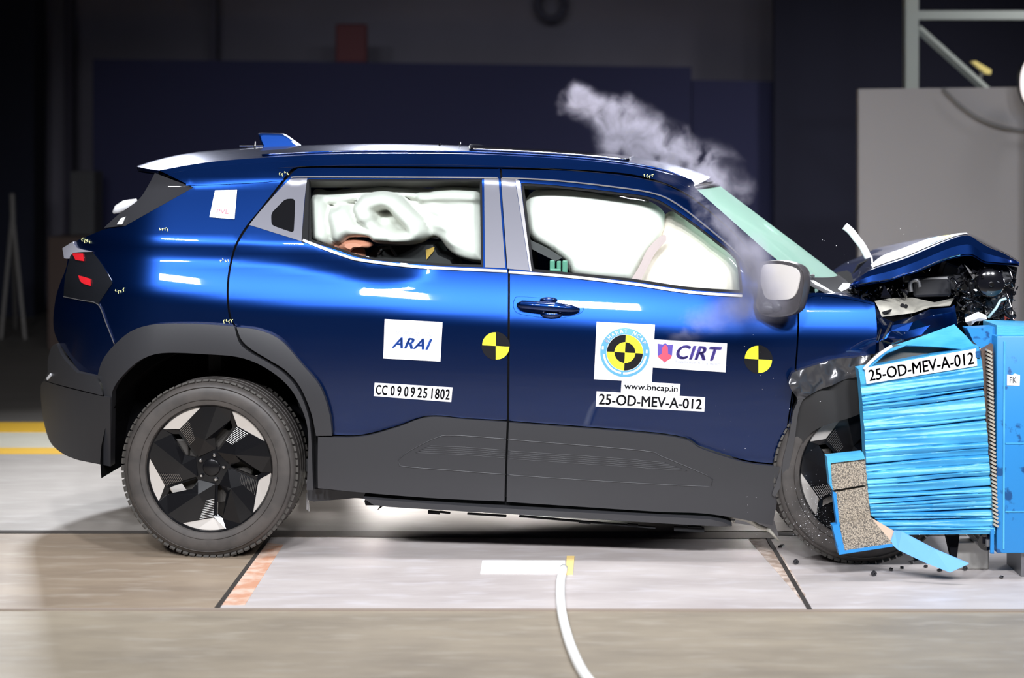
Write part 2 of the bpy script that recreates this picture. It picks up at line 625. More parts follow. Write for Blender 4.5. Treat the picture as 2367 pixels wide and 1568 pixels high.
# ---- body side frame: quarter panel, roof rail, A pillar
quarter = [(1600, 416), (1540, 401), (1440, 381), (1300, 367), (1100, 357), (900, 355), (760, 357), (640, 363), (520, 371), (440, 381), (368, 394, 1),
           (447, 433, 1), (287, 524, 1), (244, 530), (205, 545), (172, 559, 1), (158, 590), (152, 620), (138, 655), (127, 690), (121, 740), (124, 770), (134, 792, 1), (182, 857, 1), (228, 868, 1),
           (238, 833), (262, 800), (300, 768), (340, 753), (390, 748), (530, 752), (543, 756, 1), (530, 735), (524, 690), (526, 640), (535, 592), (547, 558), (570, 521), (600, 485), (640, 433), (663, 404), (684, 387),
           (760, 384), (1153, 387), (1348, 393), (1486, 408), (1590, 449), (1694, 535), (1746, 598), (1768, 640, 1), (1806, 612, 1), (1604, 432, 1)]
q = panel('quarter_panel', quarter, PAINT, car)
# ---- rear door
rd = [(700, 389), (760, 388), (1000, 390), (1152, 391, 1), (1157, 412), (1171, 620), (1174, 640), (1172, 972, 1), (1080, 967), (990, 961), (915, 985), (835, 1005), (768, 1005, 1)] + arch_out[1:-1] + [(548, 757, 1)] + shut_rear[::-1][1:]
win_r = [(711, 414, 1), (1114, 414, 1), (1117, 618, 1), (1043, 616), (924, 608), (836, 597), (777, 578), (713, 558, 1)]
rdoor = panel('rear_door', rd, PAINT, car, holes=[win_r])
# ---- front door
fd = [(1157, 391, 1), (1348, 397), (1486, 413), (1590, 454), (1694, 540), (1746, 603), (1768, 642), (1800, 665), (1842, 690, 1), (1843, 760), (1837, 850), (1824, 950), (1806, 1073, 1), (1735, 1066), (1680, 1052), (1620, 1032), (1540, 1003), (1177, 973, 1), (1179, 640), (1176, 620), (1162, 412)]
win_f = [(1204, 423, 1), (1279, 428), (1417, 443), (1504, 456), (1556, 482), (1625, 531), (1694, 586), (1710, 612), (1717, 678, 1), (1590, 670), (1452, 650), (1317, 637), (1228, 628, 1)]
fdoor = panel('front_door', fd, PAINT, car, holes=[win_f])
# ---- window seals, trims and panes
def mirror_of(o): return MIR[o.name]
def sub(name, poly, m, par, off=0.0, thick=0.006, holes=(), **k):
    a = panel(name, poly, m, par, off, thick, holes=holes, **k)
    if k.get('mirror', True) and par.name in MIR:
        MIR[a.name].parent = MIR[par.name]
    return a
def ring(name, poly, w, m, par, off, thick=0.02):
    P = catmull(poly, step=20)
    cx = sum(p[0] for p in P) / len(P); cy = sum(p[1] for p in P) / len(P)
    n = len(P)
    inner = []
    A = sum(P[i][0] * P[(i + 1) % n][1] - P[(i + 1) % n][0] * P[i][1] for i in range(n))
    sgn = 1 if A > 0 else -1
    for i in range(n):
        a, b, c = P[i - 1], P[i], P[(i + 1) % n]
        e1 = Vector((b[0] - a[0], b[1] - a[1])).normalized(); e2 = Vector((c[0] - b[0], c[1] - b[1])).normalized()
        n1 = Vector((-e1.y, e1.x)) * sgn; n2 = Vector((-e2.y, e2.x)) * sgn
        nn = (n1 + n2)
        if nn.length < 1e-6: nn = n1
        nn.normalize()
        k = w / max(0.5, nn.dot(n1))
        inner.append((b[0] + nn.x * k, b[1] + nn.y * k, 1))
    return sub(name, [(p[0], p[1], 1) for p in P], m, par, off, thick, holes=[inner])

ring('window_seal', win_r, 5, SEAL, rdoor, -0.004)
ring('window_seal', win_f, 6, SEAL, fdoor, -0.004)
sub('window_pane', win_r, GLASS, rdoor, -0.018, 0.004, nrm=True)
sub('window_pane', win_f, GLASS, fdoor, -0.018, 0.004, nrm=True)
# C pillar triangle with the pull handle
ct = [(694, 412, 1), (710, 412, 1), (703, 470), (697, 558, 1), (576, 520, 1), (600, 490), (647, 437), (672, 413, 1)]
hh = [(627, 497), (630, 490), (657, 463), (664, 460), (678, 460), (682, 465), (679, 534), (675, 537), (634, 523), (628, 519)]
ctri = sub('pillar_trim', ct, PILLAR, rdoor, 0.003, 0.012, holes=[hh])
tag(ctri, 'grey satin triangle trim with recessed door pull')
sub('pull_recess_shade', [(624, 494), (658, 460), (684, 458), (680, 540), (624, 524)], DARK, rdoor, 0.0008, 0.003)  # flat dark sheet on the skin, painted shade of the recess
pl_ = sub('door_pull', [(659, 463), (679, 462), (676, 534), (656, 530)], CHROME, rdoor, 0.000, 0.014)
sub('window_divider', [(697, 560, 1), (704, 470), (709, 416, 1), (714, 416, 1), (713, 562, 1)], SEAL, rdoor, 0.003, 0.01)
# B pillar covers
b1 = sub('pillar_cover', [(1119, 412, 1), (1152, 412, 1), (1168, 620, 1), (1121, 618, 1)], PILLAR, rdoor, 0.003, 0.01)
b2 = sub('pillar_cover', [(1158, 412, 1), (1190, 414, 1), (1224, 626, 1), (1173, 621, 1)], PILLAR, fdoor, 0.003, 0.01)
sub('pillar_strip', [(1191, 414, 1), (1202, 418, 1), (1229, 628, 1), (1225, 627, 1)], BELT, fdoor, 0.004, 0.01)
# bright belt strips
def strip(name, pts, w, m, par, off):
    P = catmull(pts, closed=False, step=15)
    up, lo = [], []
    for i, p in enumerate(P):
        a, b = P[max(i - 1, 0)], P[min(i + 1, len(P) - 1)]
        t = Vector((b[0] - a[0], b[1] - a[1])).normalized()
        up.append((p[0] + t.y * w / 2, p[1] - t.x * w / 2, 1)); lo.append((p[0] - t.y * w / 2, p[1] + t.x * w / 2, 1))
    return sub(name, up + lo[::-1], m, par, off, 0.01)
strip('belt_strip', [(700, 555), (745, 573), (797, 592), (836, 602), (954, 616), (1060, 622), (1172, 627)], 6, BELT, rdoor, 0.007)
strip('belt_strip', [(1176, 629), (1300, 638), (1452, 655), (1590, 675), (1716, 684)], 6, BELT, fdoor, 0.007)
strip('frame_strip', [(672, 411), (711, 409), (1000, 410), (1150, 411)], 3, BELT, rdoor, 0.005)
strip('frame_strip', [(1160, 411), (1279, 417), (1417, 432), (1510, 447), (1565, 472), (1640, 530), (1710, 592), (1730, 630)], 3, BELT, fdoor, 0.005)
strip('drip_moulding', [(430, 427), (520, 424), (600, 420), (655, 415)], 4, PAINT, q, 0.006)
# dark bands behind the shut lines so the gaps read black
def band(pts, w):
    P = catmull(pts, closed=False, step=15)
    up, lo = [], []
    for i, p in enumerate(P):
        a, b = P[max(i - 1, 0)], P[min(i + 1, len(P) - 1)]
        t = Vector((b[0] - a[0], b[1] - a[1])).normalized()
        up.append((p[0] + t.y * w / 2, p[1] - t.x * w / 2, 1)); lo.append((p[0] - t.y * w / 2, p[1] + t.x * w / 2, 1))
    return up + lo[::-1]
sub('shut_line_shade', band([(1152, 385), (1157, 412), (1173, 630), (1176, 700), (1174, 980), (1169, 1150)], 14), SEAL, fdoor, -0.026, 0.004)
sub('shut_line_shade', band([(1746, 600), (1694, 538), (1590, 451), (1486, 410), (1348, 395), (1000, 388), (760, 386), (700, 386), (684, 390), (664, 406), (642, 435), (603, 487), (572, 523), (549, 560), (537, 592), (528, 640), (526, 690), (532, 735), (556, 790), (612, 835), (660, 862), (700, 915), (722, 990), (728, 1125)], 14), SEAL, rdoor, -0.027, 0.004)

# ---- claddings
def clad_disp(x, z): return 0.026 * math.sin(max(0, min(1, (z - 0.14) / 0.46)) * math.pi) + 0.006
rc = [(738, 1008, 1), (835, 1008), (915, 988), (990, 964), (1080, 969), (1172, 975, 1), (1167, 1157, 1), (1000, 1149), (850, 1137), (738, 1126, 1)]
fc = [(1177, 976, 1), (1540, 1006), (1620, 1035), (1680, 1055), (1735, 1069), (1806, 1076, 1), (1800, 1130), (1785, 1214, 1), (1640, 1187), (1500, 1180), (1172, 1158, 1)]
rcl = sub('door_cladding', rc, PLASTIC, rdoor, 0.004, 0.03, disp=clad_disp)
fcl = sub('door_cladding', fc, PLASTIC, fdoor, 0.004, 0.03, disp=clad_disp)
def line3(name, pts, r, m, par, off, closed=False, disp=None):
    P = [onS(a, b, off + (0.012)) for a, b in catmull(pts, closed=closed, step=14)]
    if disp:
        P = [Vector((p.x, -(S(p.x, p.z) + off + disp(p.x, p.z)), p.z)) for p in P]
    if closed: P.append(P[0])
    b = MB(); b.tube(P, r, 6)
    return b.build(name, m, par, smooth=True)
line3('groove_ridge', [(1170, 1095), (1050, 1086), (925, 1075), (922, 1062), (950, 1040), (1010, 1011), (1050, 1006), (1170, 1014)], 0.0022, PLASTIC, rdoor, 0.004, disp=clad_disp)
line3('groove_ridge', [(1174, 1015), (1480, 1040), (1530, 1054), (1635, 1098), (1646, 1112), (1642, 1123), (1400, 1111), (1174, 1096)], 0.0022, PLASTIC, fdoor, 0.004, disp=clad_disp)
for k in range(5):
    line3('rib', [(990 - 7 * k, 1029 + 4 * k), (1080, 1033 + 4.4 * k), (1169, 1040 + 4.4 * k)], 0.0014, PLASTIC, rdoor, 0.004, disp=clad_disp)
    line3('rib', [(1175, 1041 + 4.4 * k), (1400, 1056 + 4.5 * k), (1540 + 12 * k, 1068 + 4.6 * k)], 0.0014, PLASTIC, fdoor, 0.004, disp=clad_disp)

# ---- rear wheel arch trim, split by the shut line
at1 = [(228, 868, 1), (238, 834), (262, 801), (300, 768), (340, 753), (390, 748), (470, 749), (544, 754, 1), (556, 790), (580, 812), (625, 838), (660, 862), (690, 896), (712, 945), (722, 1000), (727, 1130, 1), (712, 1130, 1), (716, 1010), (704, 950), (672, 893), (620, 850), (560, 825), (480, 817), (390, 814), (345, 823), (310, 845), (277, 880), (264, 905, 1), (262, 1074, 1), (246, 912)]
at2 = [(549, 756, 1), (600, 763), (650, 786), (700, 841), (742, 893), (764, 955), (770, 1005, 1), (734, 1005, 1), (722, 950), (697, 893), (665, 856), (628, 832), (585, 806), (562, 785)]
WRX = L(484, 1085, -0.875).x
def arch_disp(x, z): return max(0.004, 0.030 - 0.75 * max(0, math.hypot(x - WRX, z - 0.36) - 0.44) ** 2)
tag(panel('wheel_arch_trim', at1, PLASTIC, car, 0.008, 0.05, disp=arch_disp), 'matt grey black arch trim around the rear wheel')
sub('arch_trim', at2, PLASTIC, rdoor, 0.008, 0.05, disp=arch_disp)
sub('sill_post', [(733, 1008, 1), (738, 1008, 1), (738, 1128, 1), (729, 1128, 1)], SEAL, rdoor, -0.01, 0.02)

# ---- rear glass corner, tail lamp, bumper
panel('rear_quarter_glass', [(358, 400, 1), (446, 434, 1), (290, 522, 1), (240, 527, 1), (275, 495), (320, 462), (342, 430)], PRIV, car, 0.001, 0.02)
tl = panel('tail_light', [(164, 583, 1), (213, 583, 1), (235, 611), (260, 654, 1), (226, 704, 1), (146, 686, 1), (150, 640)], LAMPLENS, car, 0.004, 0.03)
sub('lamp_edge', [(143, 574, 1), (168, 559, 1), (176, 573), (213, 582, 1), (168, 585), (160, 598), (147, 597, 1)], CLEARLENS, tl, 0.012, 0.03)
sub('red_lamp', [(166, 586, 1), (191, 586, 1), (194, 604, 1), (174, 601, 1)], REDLENS, tl, 0.010, 0.008)
sub('red_lamp', [(181, 637, 1), (196, 641), (208, 645, 1), (210, 661, 1), (192, 656), (184, 648)], REDLENS, tl, 0.010, 0.008)
sub('trim_line', band([(145, 686), (190, 695), (226, 704), (245, 748), (264, 796)], 1.6), BELT, tl, 0.006, 0.006)
def bump_disp(x, z): return 0.02 + 0.05 * math.exp(-((z - 0.55) / 0.16) ** 2) * 0.5
rb = panel('rear_bumper', [(134, 795, 1), (122, 800), (113, 830), (113, 862), (104, 878, 1), (175, 895), (245, 912, 1), (238, 890), (228, 869, 1), (182, 859, 1), (150, 826)], PLASTIC, car, 0.012, 0.05, disp=bump_disp)
sub('lower_bumper', [(104, 880, 1), (93, 890), (90, 920), (97, 965), (108, 1000), (122, 1025), (150, 1046), (182, 1059), (220, 1067), (262, 1075, 1), (262, 915, 1), (245, 914), (175, 898)], PLASTIC2, rb, 0.012, 0.05, disp=lambda x, z: 0.035)
sub('reflector', [(103, 876, 1), (113, 865, 1), (116, 871, 1), (106, 881, 1)], STICK, rb, 0.06, 0.02)

# tailgate and bumper closing the rear from one side to the other (behind the traced outline)
def cross_sheet(name, pts, m, par, y_in, n=14, bulge=0.05, thick=0.03):
    """pts picture points down the rear edge at the side; swept to the far side with a bulge rearwards"""
    b = MB()
    rows = []
    for (px, py) in catmull(pts, closed=False, step=25):
        p = onS(px, py, y_in)
        row = []
        for k in range(n + 1):
            s = -1 + 2 * k / n
            row.append(Vector((p.x + 0.012 - bulge * (1 - s * s), abs(p.y) * s, p.z)))
        rows.append(row)
    b.grid(rows)
    b.grid([[v + Vector((thick, 0, 0)) for v in r] for r in rows], flip=True)
    return b.build(name, m, par, smooth=True)
cross_sheet('tailgate', [(176, 560), (160, 590), (154, 620), (140, 655), (130, 690), (124, 740), (136, 795)], PAINT, car, -0.01, bulge=0.03)
cross_sheet('rear_bumper_face', [(126, 800), (117, 830), (116, 862), (97, 890), (94, 920), (100, 965), (112, 1000), (126, 1023)], PLASTIC2, car, -0.005, bulge=0.0)
cross_sheet('rear_window', [(360, 400), (342, 430), (320, 462), (275, 495), (242, 527), (205, 545), (176, 560)], PRIV, car, -0.005, bulge=-0.02)
# rear wiper arm cover seen beyond the glass
b = MB()
P = [L(x, y, -0.05) for x, y in ((262, 492), (272, 484), (290, 475), (316, 466))]
b.tube(P, [0.006, 0.02, 0.024, 0.014], 10)
b.build('rear_wiper_cover', STICK, car, smooth=True)
b = MB()
b.prism([onS(x, y, 0.012) for x, y in ((270, 519), (279, 505), (290, 501), (282, 519))], (0, 0.01, 0))
b.build('glass_sticker', STICK, car)

# ---- roof
def yedge(px, py):
    p = onS(px, py); return p
edge_px = [(368, 394), (440, 381), (520, 371), (640, 363), (760, 357), (900, 355), (1100, 357), (1300, 367), (1440, 381), (1540, 401), (1604, 430)]
sil_px = [(348, 382), (400, 366), (470, 352), (560, 344), (640, 339), (760, 335), (900, 333), (1100, 338), (1300, 349), (1470, 363), (1560, 381), (1640, 408)]
E = [onS(a, b) for a, b in catmull(edge_px, closed=False, step=20)]
Sil = [L(a, b, 0.0) for a, b in catmull(sil_px, closed=False, step=20)]
ex, ey, ez = [p.x for p in E], [p.y for p in E], [p.z for p in E]
sx_, sz_ = [p.x for p in Sil], [p.z for p in Sil]
NR, NYR = 90, 24
def roof_pt(u, s, lift=0.0):
    """u 0..1 rear to front, s -1 near side .. 1 far side"""
    xe = ex[0] + (ex[-1] - ex[0]) * u
    xc = sx_[0] + (sx_[-1] - sx_[0]) * u
    ye = np.interp(xe, ex, ey); ze = np.interp(xe, ex, ez); zc = np.interp(xc, sx_, sz_)
    a = abs(s)
    x = xe + (xc - xe) * (1 - a ** 2.2)
    z = ze + (zc - ze) * (1 - a ** 2.4)
    return Vector((x, ye * a * (-1 if s > 0 else 1), z + lift))
b = MB()
rows = [[roof_pt(i / NR, -1 + 2 * j / NYR) for j in range(NYR + 1)] for i in range(NR + 1)]
b.grid(rows)
b.grid([[v - Vector((0, 0, 0.02)) for v in r] for r in rows], flip=True)
roof = b.build('roof', PAINT, car, smooth=True, recalc=False)
# headliner keeps the cabin closed
b = MB(); b.grid([[v - Vector((0, 0, 0.045)) for v in r] for r in rows[20:]], flip=True)
b.build('headliner', INTER, car, smooth=True, recalc=False)
# spoiler lip
b = MB()
lip = [roof_pt(0, -1 + 2 * j / 20) for j in range(21)]
b.grid([lip, [v + Vector((-0.004, 0, -0.012)) for v in lip], [v + Vector((0.06, 0, -0.03)) for v in lip]])
b.build('spoiler_lip', PAINT, car, smooth=True, recalc=False)
# glass roof
u0 = 0.585; u1 = 0.868
b = MB()
b.grid([[roof_pt(u0 + (u1 - u0) * i / 24, -0.78 + 1.56 * j / 14, 0.004) for j in range(15)] for i in range(25)])
sun = b.build('sunroof', ROOFGLASS, car, smooth=True, recalc=False)
b = MB()
loop = [roof_pt(u0 + (u1 - u0) * i / 24, -0.78, 0.005) for i in range(25)] + [roof_pt(u1, -0.78 + 1.56 * j / 14, 0.005) for j in range(1, 15)] + [roof_pt(u1 - (u1 - u0) * i / 24, 0.78, 0.005) for i in range(1, 25)] + [roof_pt(u0, 0.78 - 1.56 * j / 14, 0.005) for j in range(1, 15)]
b.tube(loop, 0.0045, 6)
b.build('sunroof_frame', CHROME, sun, smooth=True)
# roof ditch strip catching light
b = MB(); b.tube([roof_pt(0.2 + 0.78 * i / 50, -0.93, 0.003) for i in range(51)], 0.004, 6)
b.build('roof_strip', PAINT, car, smooth=True)
b = MB(); b.tube([roof_pt(0.2 + 0.78 * i / 50, 0.93, 0.003) for i in range(51)], 0.004, 6)
b.build('roof_strip', PAINT, car, smooth=True)
# shark fin antenna
fin = [(597, 309), (604, 307), (655, 309), (664, 313), (697, 336), (690, 347), (600, 348), (608, 335), (601, 322)]
b = MB()
cs = []
for k, (w_, sc) in enumerate([(-1, 0.86), (-0.75, 0.97), (0, 1.0), (0.75, 0.97), (1, 0.86)]):
    row = []
    for (a, c) in fin:
        p = L(a, c, -0.06)
        hh_ = max(0, (348 - c) / 41.0)
        half = 0.035 * (1 - 0.55 * hh_)
        cz = L(650, 348, -0.06)
        p = cz + (p - cz) * sc
        p.y = -0.06 + w_ * half
        row.append(p)
    cs.append(row + [row[0]])
b.grid(cs)
n_ = len(fin)
b.add(cs[0][:-1], [tuple(range(n_))]); b.add(cs[-1][:-1], [tuple(range(n_))[::-1]])
b.build('roof_antenna', PAINT, car, smooth=False, auto=40)
# small sensor bracket left of the antenna
b = MB()
P = lambda x, y: L(x, y, -0.2)
b.tube([P(554, 345), P(554, 338), P(607, 338), P(607, 345)], 0.003, 6); b.tube([P(571, 338), P(571, 346)], 0.003, 6)
b.tube([P(589, 345), P(589, 338), P(590, 327)], [0.007, 0.006, 0.001], 8)
b.build('roof_bracket', CHROME, car)
for (x, y, t) in ((1016, 350, 331), (1063, 345, 328)):
    b = MB(); b.cyl(L(x, y, -0.3), L(x, t, -0.3), 0.004, 8); b.cyl(L(x, y, -0.3), L(x, y - 6, -0.3), 0.010, 10)
    b.build('roof_pin', CHROME, car)

# ---- windscreen
we = [onS(1604 + (1862 - 1604) * k / 14, 434 + (658 - 434) * k / 14, -0.006) for k in range(15)]
wc = [L(1656 + (1952 - 1656) * k / 14, 424 + (648 - 424) * k / 14, 0.0) for k in range(15)]
def wpt(k, s):
    a = abs(s)
    e, c = we[k], wc[k]
    return Vector((e.x + (c.x - e.x) * (1 - a ** 2.0), e.y * a * (-1 if s > 0 else 1), e.z + (c.z - e.z) * (1 - a ** 2.0)))
rows = [[wpt(k, -1 + 2 * j / 20) for j in range(21)] for k in range(15)]
b = MB(); b.grid(rows)
ws = b.build('windscreen', WIND, car, smooth=True, recalc=False)
b = MB()
top = [wpt(0, -1 + 2 * j / 20) + Vector((0, 0, 0.002)) for j in range(21)]
top2 = [wpt(1, -1 + 2 * j / 20) * 0.35 + wpt(0, -1 + 2 * j / 20) * 0.65 + Vector((0, 0, 0.003)) for j in range(21)]
b.grid([[v + Vector((-0.03, 0, 0.006)) for v in top], top, top2])
b.build('windscreen_header', BLACKGLOSS, ws, smooth=True, recalc=False)
b = MB(); b.tube([wpt(0, -1 + 2 * j / 20) + Vector((-0.02, 0, 0.008)) for j in range(21)], 0.006, 6)
b.build('header_strip', CHROME, ws, smooth=True)
b = MB()
b.grid([[wpt(13, -1 + 2 * j / 20) + Vector((0, 0, 0.004)) for j in range(21)], [wpt(14, -1 + 2 * j / 20) + Vector((0.004, 0, 0.002)) for j in range(21)], [wpt(14, -1 + 2 * j / 20) + Vector((0.07, 0, -0.03)) for j in range(21)]])
b.build('cowl', PLASTIC2, car, smooth=True, recalc=False)
b = MB(); b.prism([L(x, y, -0.80) for x, y in ((1870, 648), (1884, 650), (1935, 680), (1922, 685), (1900, 680))], (0, 0.03, 0))
b.build('windscreen_moulding', STICK, car)

# ---- front fender, crumpled
def crump(x, z):
    t = max(0, min(1, (x - 1.13) / 0.12))
    return (0.018 * math.sin(x * 61 + z * 9) * t + 0.012 * math.sin(z * 47 + x * 25) * t) * 0.8 - 0.05 * t
fen = panel('front_fender', [(1847, 692, 1), (1886, 681), (1965, 690), (2022, 704, 1), (2027, 760), (2023, 818, 1), (1935, 830), (1894, 840), (1855, 854), (1838, 872, 1), (1829, 950), (1811, 1073, 1), (1810, 1060), (1828, 950), (1841, 850), (1847, 760)], PAINT, car, 0.0, 0.03, mirror=True)
sub('fender_cap', [(1847, 688, 1), (1886, 677), (1965, 686), (2022, 700, 1), (2022, 705, 1), (1965, 692), (1886, 684), (1850, 702)], PAINT, fen, 0.004, 0.2, mirror=False)
# torn front part of the fender: folded sheet with its own depth
def sheet_px(name, rows, m, par, thick=0.006, smooth=False, auto=30):
    """rows of (px, py, y) control points -> folded metal sheet"""
    P = [[L(a, c, y) for (a, c, y) in r] for r in rows]
    b = MB(); b.grid(P)
    b.grid([[v + Vector((0, thick, 0.001)) for v in r] for r in P], flip=True)
    nr, nc = len(P), len(P[0])
    return b.build(name, m, par, auto=auto, recalc=False)
sheet_px('torn_fender', [
    [(2022, 706, -.84), (2040, 735, -.80), (2066, 745, -.78), (2110, 733, -.79), (2150, 716, -.82), (2197, 712, -.83), (2207, 706, -.82)],
    [(2024, 730, -.85), (2040, 752, -.87), (2064, 752, -.80), (2110, 745, -.86), (2150, 730, -.87), (2197, 722, -.86), (2209, 720, -.84)],
    [(2024, 765, -.85), (2034, 775, -.80), (2060, 765, -.86), (2100, 765, -.83), (2150, 752, -.86), (2195, 740, -.85), (2213, 745, -.83)],
    [(2024, 795, -.84), (2032, 790, -.87), (2050, 782, -.82), (2090, 785, -.86), (2130, 774, -.84), (2180, 765, -.85), (2213, 760, -.82)],
    [(2024, 825, -.84), (2032, 822, -.83), (2048, 812, -.80), (2086, 800, -.82), (2128, 792, -.80), (2175, 785, -.80), (2214, 775, -.78)]], PAINT, fen)
b = MB()
for pts in (((2041, 785), (2060, 745)), ((2028, 788), (2036, 760)), ((2036, 788), (2060, 795), (2084, 785))):
    b.tube([L(x, y, -.885) for x, y in pts], 0.005, 6)
b.build('fold_edge', CHROME, fen)
# wheel arch, crumpled black plastic
ar = [(1829, 860, 1), (1855, 850), (1894, 838), (1935, 828), (2011, 820, 1), (2016, 850, 1), (1985, 866), (1940, 880), (1890, 900), (1862, 915), (1850, 930), (1842, 960), (1834, 1020), (1818, 1090), (1790, 1146, 1), (1783, 1140, 1), (1803, 1080), (1822, 1005), (1832, 950), (1842, 922), (1828, 900), (1820, 880)]
ARX = L(1905, 870, -0.9).x
lnr = [(1844, 926, 1), (1862, 913), (1890, 899), (1940, 879), (1988, 865, 1), (1990, 955, 1), (1965, 965), (1900, 984), (1864, 1012), (1842, 1060), (1820, 1110), (1790, 1148, 1), (1798, 1100), (1818, 1040), (1834, 975)]
panel('wheel_liner', lnr, mat('dull liner', (0.016, 0.015, 0.015), 0.6), car, 0.012, 0.03, disp=lambda x, z: 0.014 + 0.006 * math.sin(x * 22 + z * 15), mirror=False)
panel('front_arch_trim', ar, mat('scuffed black trim', (0.05, 0.05, 0.055), 0.22, 0.3, 0.5), car, 0.012, 0.05, disp=lambda x, z: (0.010 * math.sin(x * 41 + z * 26) + 0.006 * math.sin(x * 90 - z * 60)) * max(0, min(1, (z - 0.66) * 20)) + 0.03 + 0.34 * (0.80 - z) * max(0, min(1, (ARX - x) / 0.08)) * max(0, min(1, (z - 0.66) * 20)), mirror=False)
panel('front_arch_trim', [(1829, 860, 1), (1855, 850), (1894, 838), (1935, 828), (2011, 820, 1), (2016, 850, 1), (1985, 866), (1940, 880), (1890, 900), (1862, 915), (1850, 930), (1842, 960), (1834, 1020), (1818, 1090), (1790, 1146, 1), (1783, 1140, 1), (1803, 1080), (1822, 1005), (1832, 950), (1842, 922), (1828, 900), (1820, 880)], PLASTIC, car, 0.002, 0.05, mirror=True)

# ---- door handle
def put3(px, py, off): return onS(px, py, off)
b = MB()
cup = [(1190, 690), (1200, 686), (1260, 690), (1330, 700), (1348, 710), (1345, 722), (1325, 730), (1275, 736), (1205, 727), (1190, 718), (1186, 704)]
for k, (sc, off) in enumerate(((1.0, 0.004),)):
    pass
ring_ = [onS(a, c, 0.002) for a, c in catmull(cup, step=8)]
cen = onS(1266, 711, -0.03)
inner = [cen + (p - cen) * 0.86 for p in ring_]
inner = [Vector((p.x, p.y * 0 + onS(1266, 711, -0.028).y, p.z)) for p in inner]
b.grid([ring_ + [ring_[0]], inner + [inner[0]]]); b.add(inner, [tuple(range(len(inner)))])
path = [(1198, 706, 0.014), (1206, 705, 0.026), (1240, 707, 0.034), (1280, 710, 0.036), (1320, 714, 0.030), (1338, 716, 0.014)]
P = [onS(a, c, o_) for a, c, o_ in path]
b.tube(P, [0.010, 0.017, 0.018, 0.019, 0.015, 0.008], 12)
b.ball(onS(1275, 727, 0.002), (0.045, 0.02, 0.016)); b.ball(onS(1268, 694, 0.002), (0.035, 0.018, 0.012))
b.build('door_handle', PAINT, fdoor, auto=40, recalc=False)

# ---- mirror
mn = Vector((-0.70, -0.71, 0)); M0 = L(1805, 650, -1.0)
gl = [(1762, 618), (1772, 611), (1800, 611), (1830, 617), (1844, 626), (1848, 640), (1843, 668), (1835, 685), (1822, 692), (1785, 693), (1770, 688), (1763, 672), (1758, 645)]
ho = [(1754, 616), (1762, 605), (1800, 602), (1836, 608), (1854, 620), (1861, 640), (1859, 668), (1852, 700), (1840, 724), (1800, 734), (1762, 728), (1748, 706), (1752, 680), (1752, 648)]
sm_ = tag(empty('side_mirror', parent=car), 'grey side mirror turned towards the rear')
hp = [onplane(a, c, M0, mn) for a, c in catmull(ho, step=10)]
hc = sum(hp, Vector()) / len(hp)
b = MB()
lay = []
for (d, s) in ((0.0, 0.93), (-0.004, 0.99), (0.02, 1.0), (0.04, 0.95), (0.058, 0.80), (0.066, 0.55), (0.068, 0.2)):
    r_ = [hc + (p - hc) * s - mn * d for p in hp]
    lay.append(r_ + [r_[0]])
b.grid(lay); b.add(lay[-1][:-1], [tuple(range(len(hp)))]); b.add(lay[0][:-1], [tuple(range(len(hp)))])
b.build('mirror_housing', mat('mirror shell', (0.07, 0.065, 0.07), 0.3, 0.2), sm_, auto=50)
gp = [onplane(a, c, M0 + mn * 0.008, mn) for a, c in catmull(gl, step=10)]
b = MB(); b.prism(gp, -mn * 0.006)
MIRR = mat('mirror face', (0.70, 0.66, 0.62), 0.3, 0.2)
b.build('mirror_glass', MIRR, sm_)
b = MB()
a0 = L(1800, 705, -1.0); a1 = onS(1790, 735, 0.03)
b.box(onS(1788, 712, 0.045), (0.115, 0.10, 0.050), Matrix.Rotation(0.12, 3, 'Y'), bev=0.024)
b.tube([a0, onS(1795, 715, 0.06)], [0.02, 0.024], 12)
b.build('mirror_foot', PLASTIC, sm_, smooth=True)

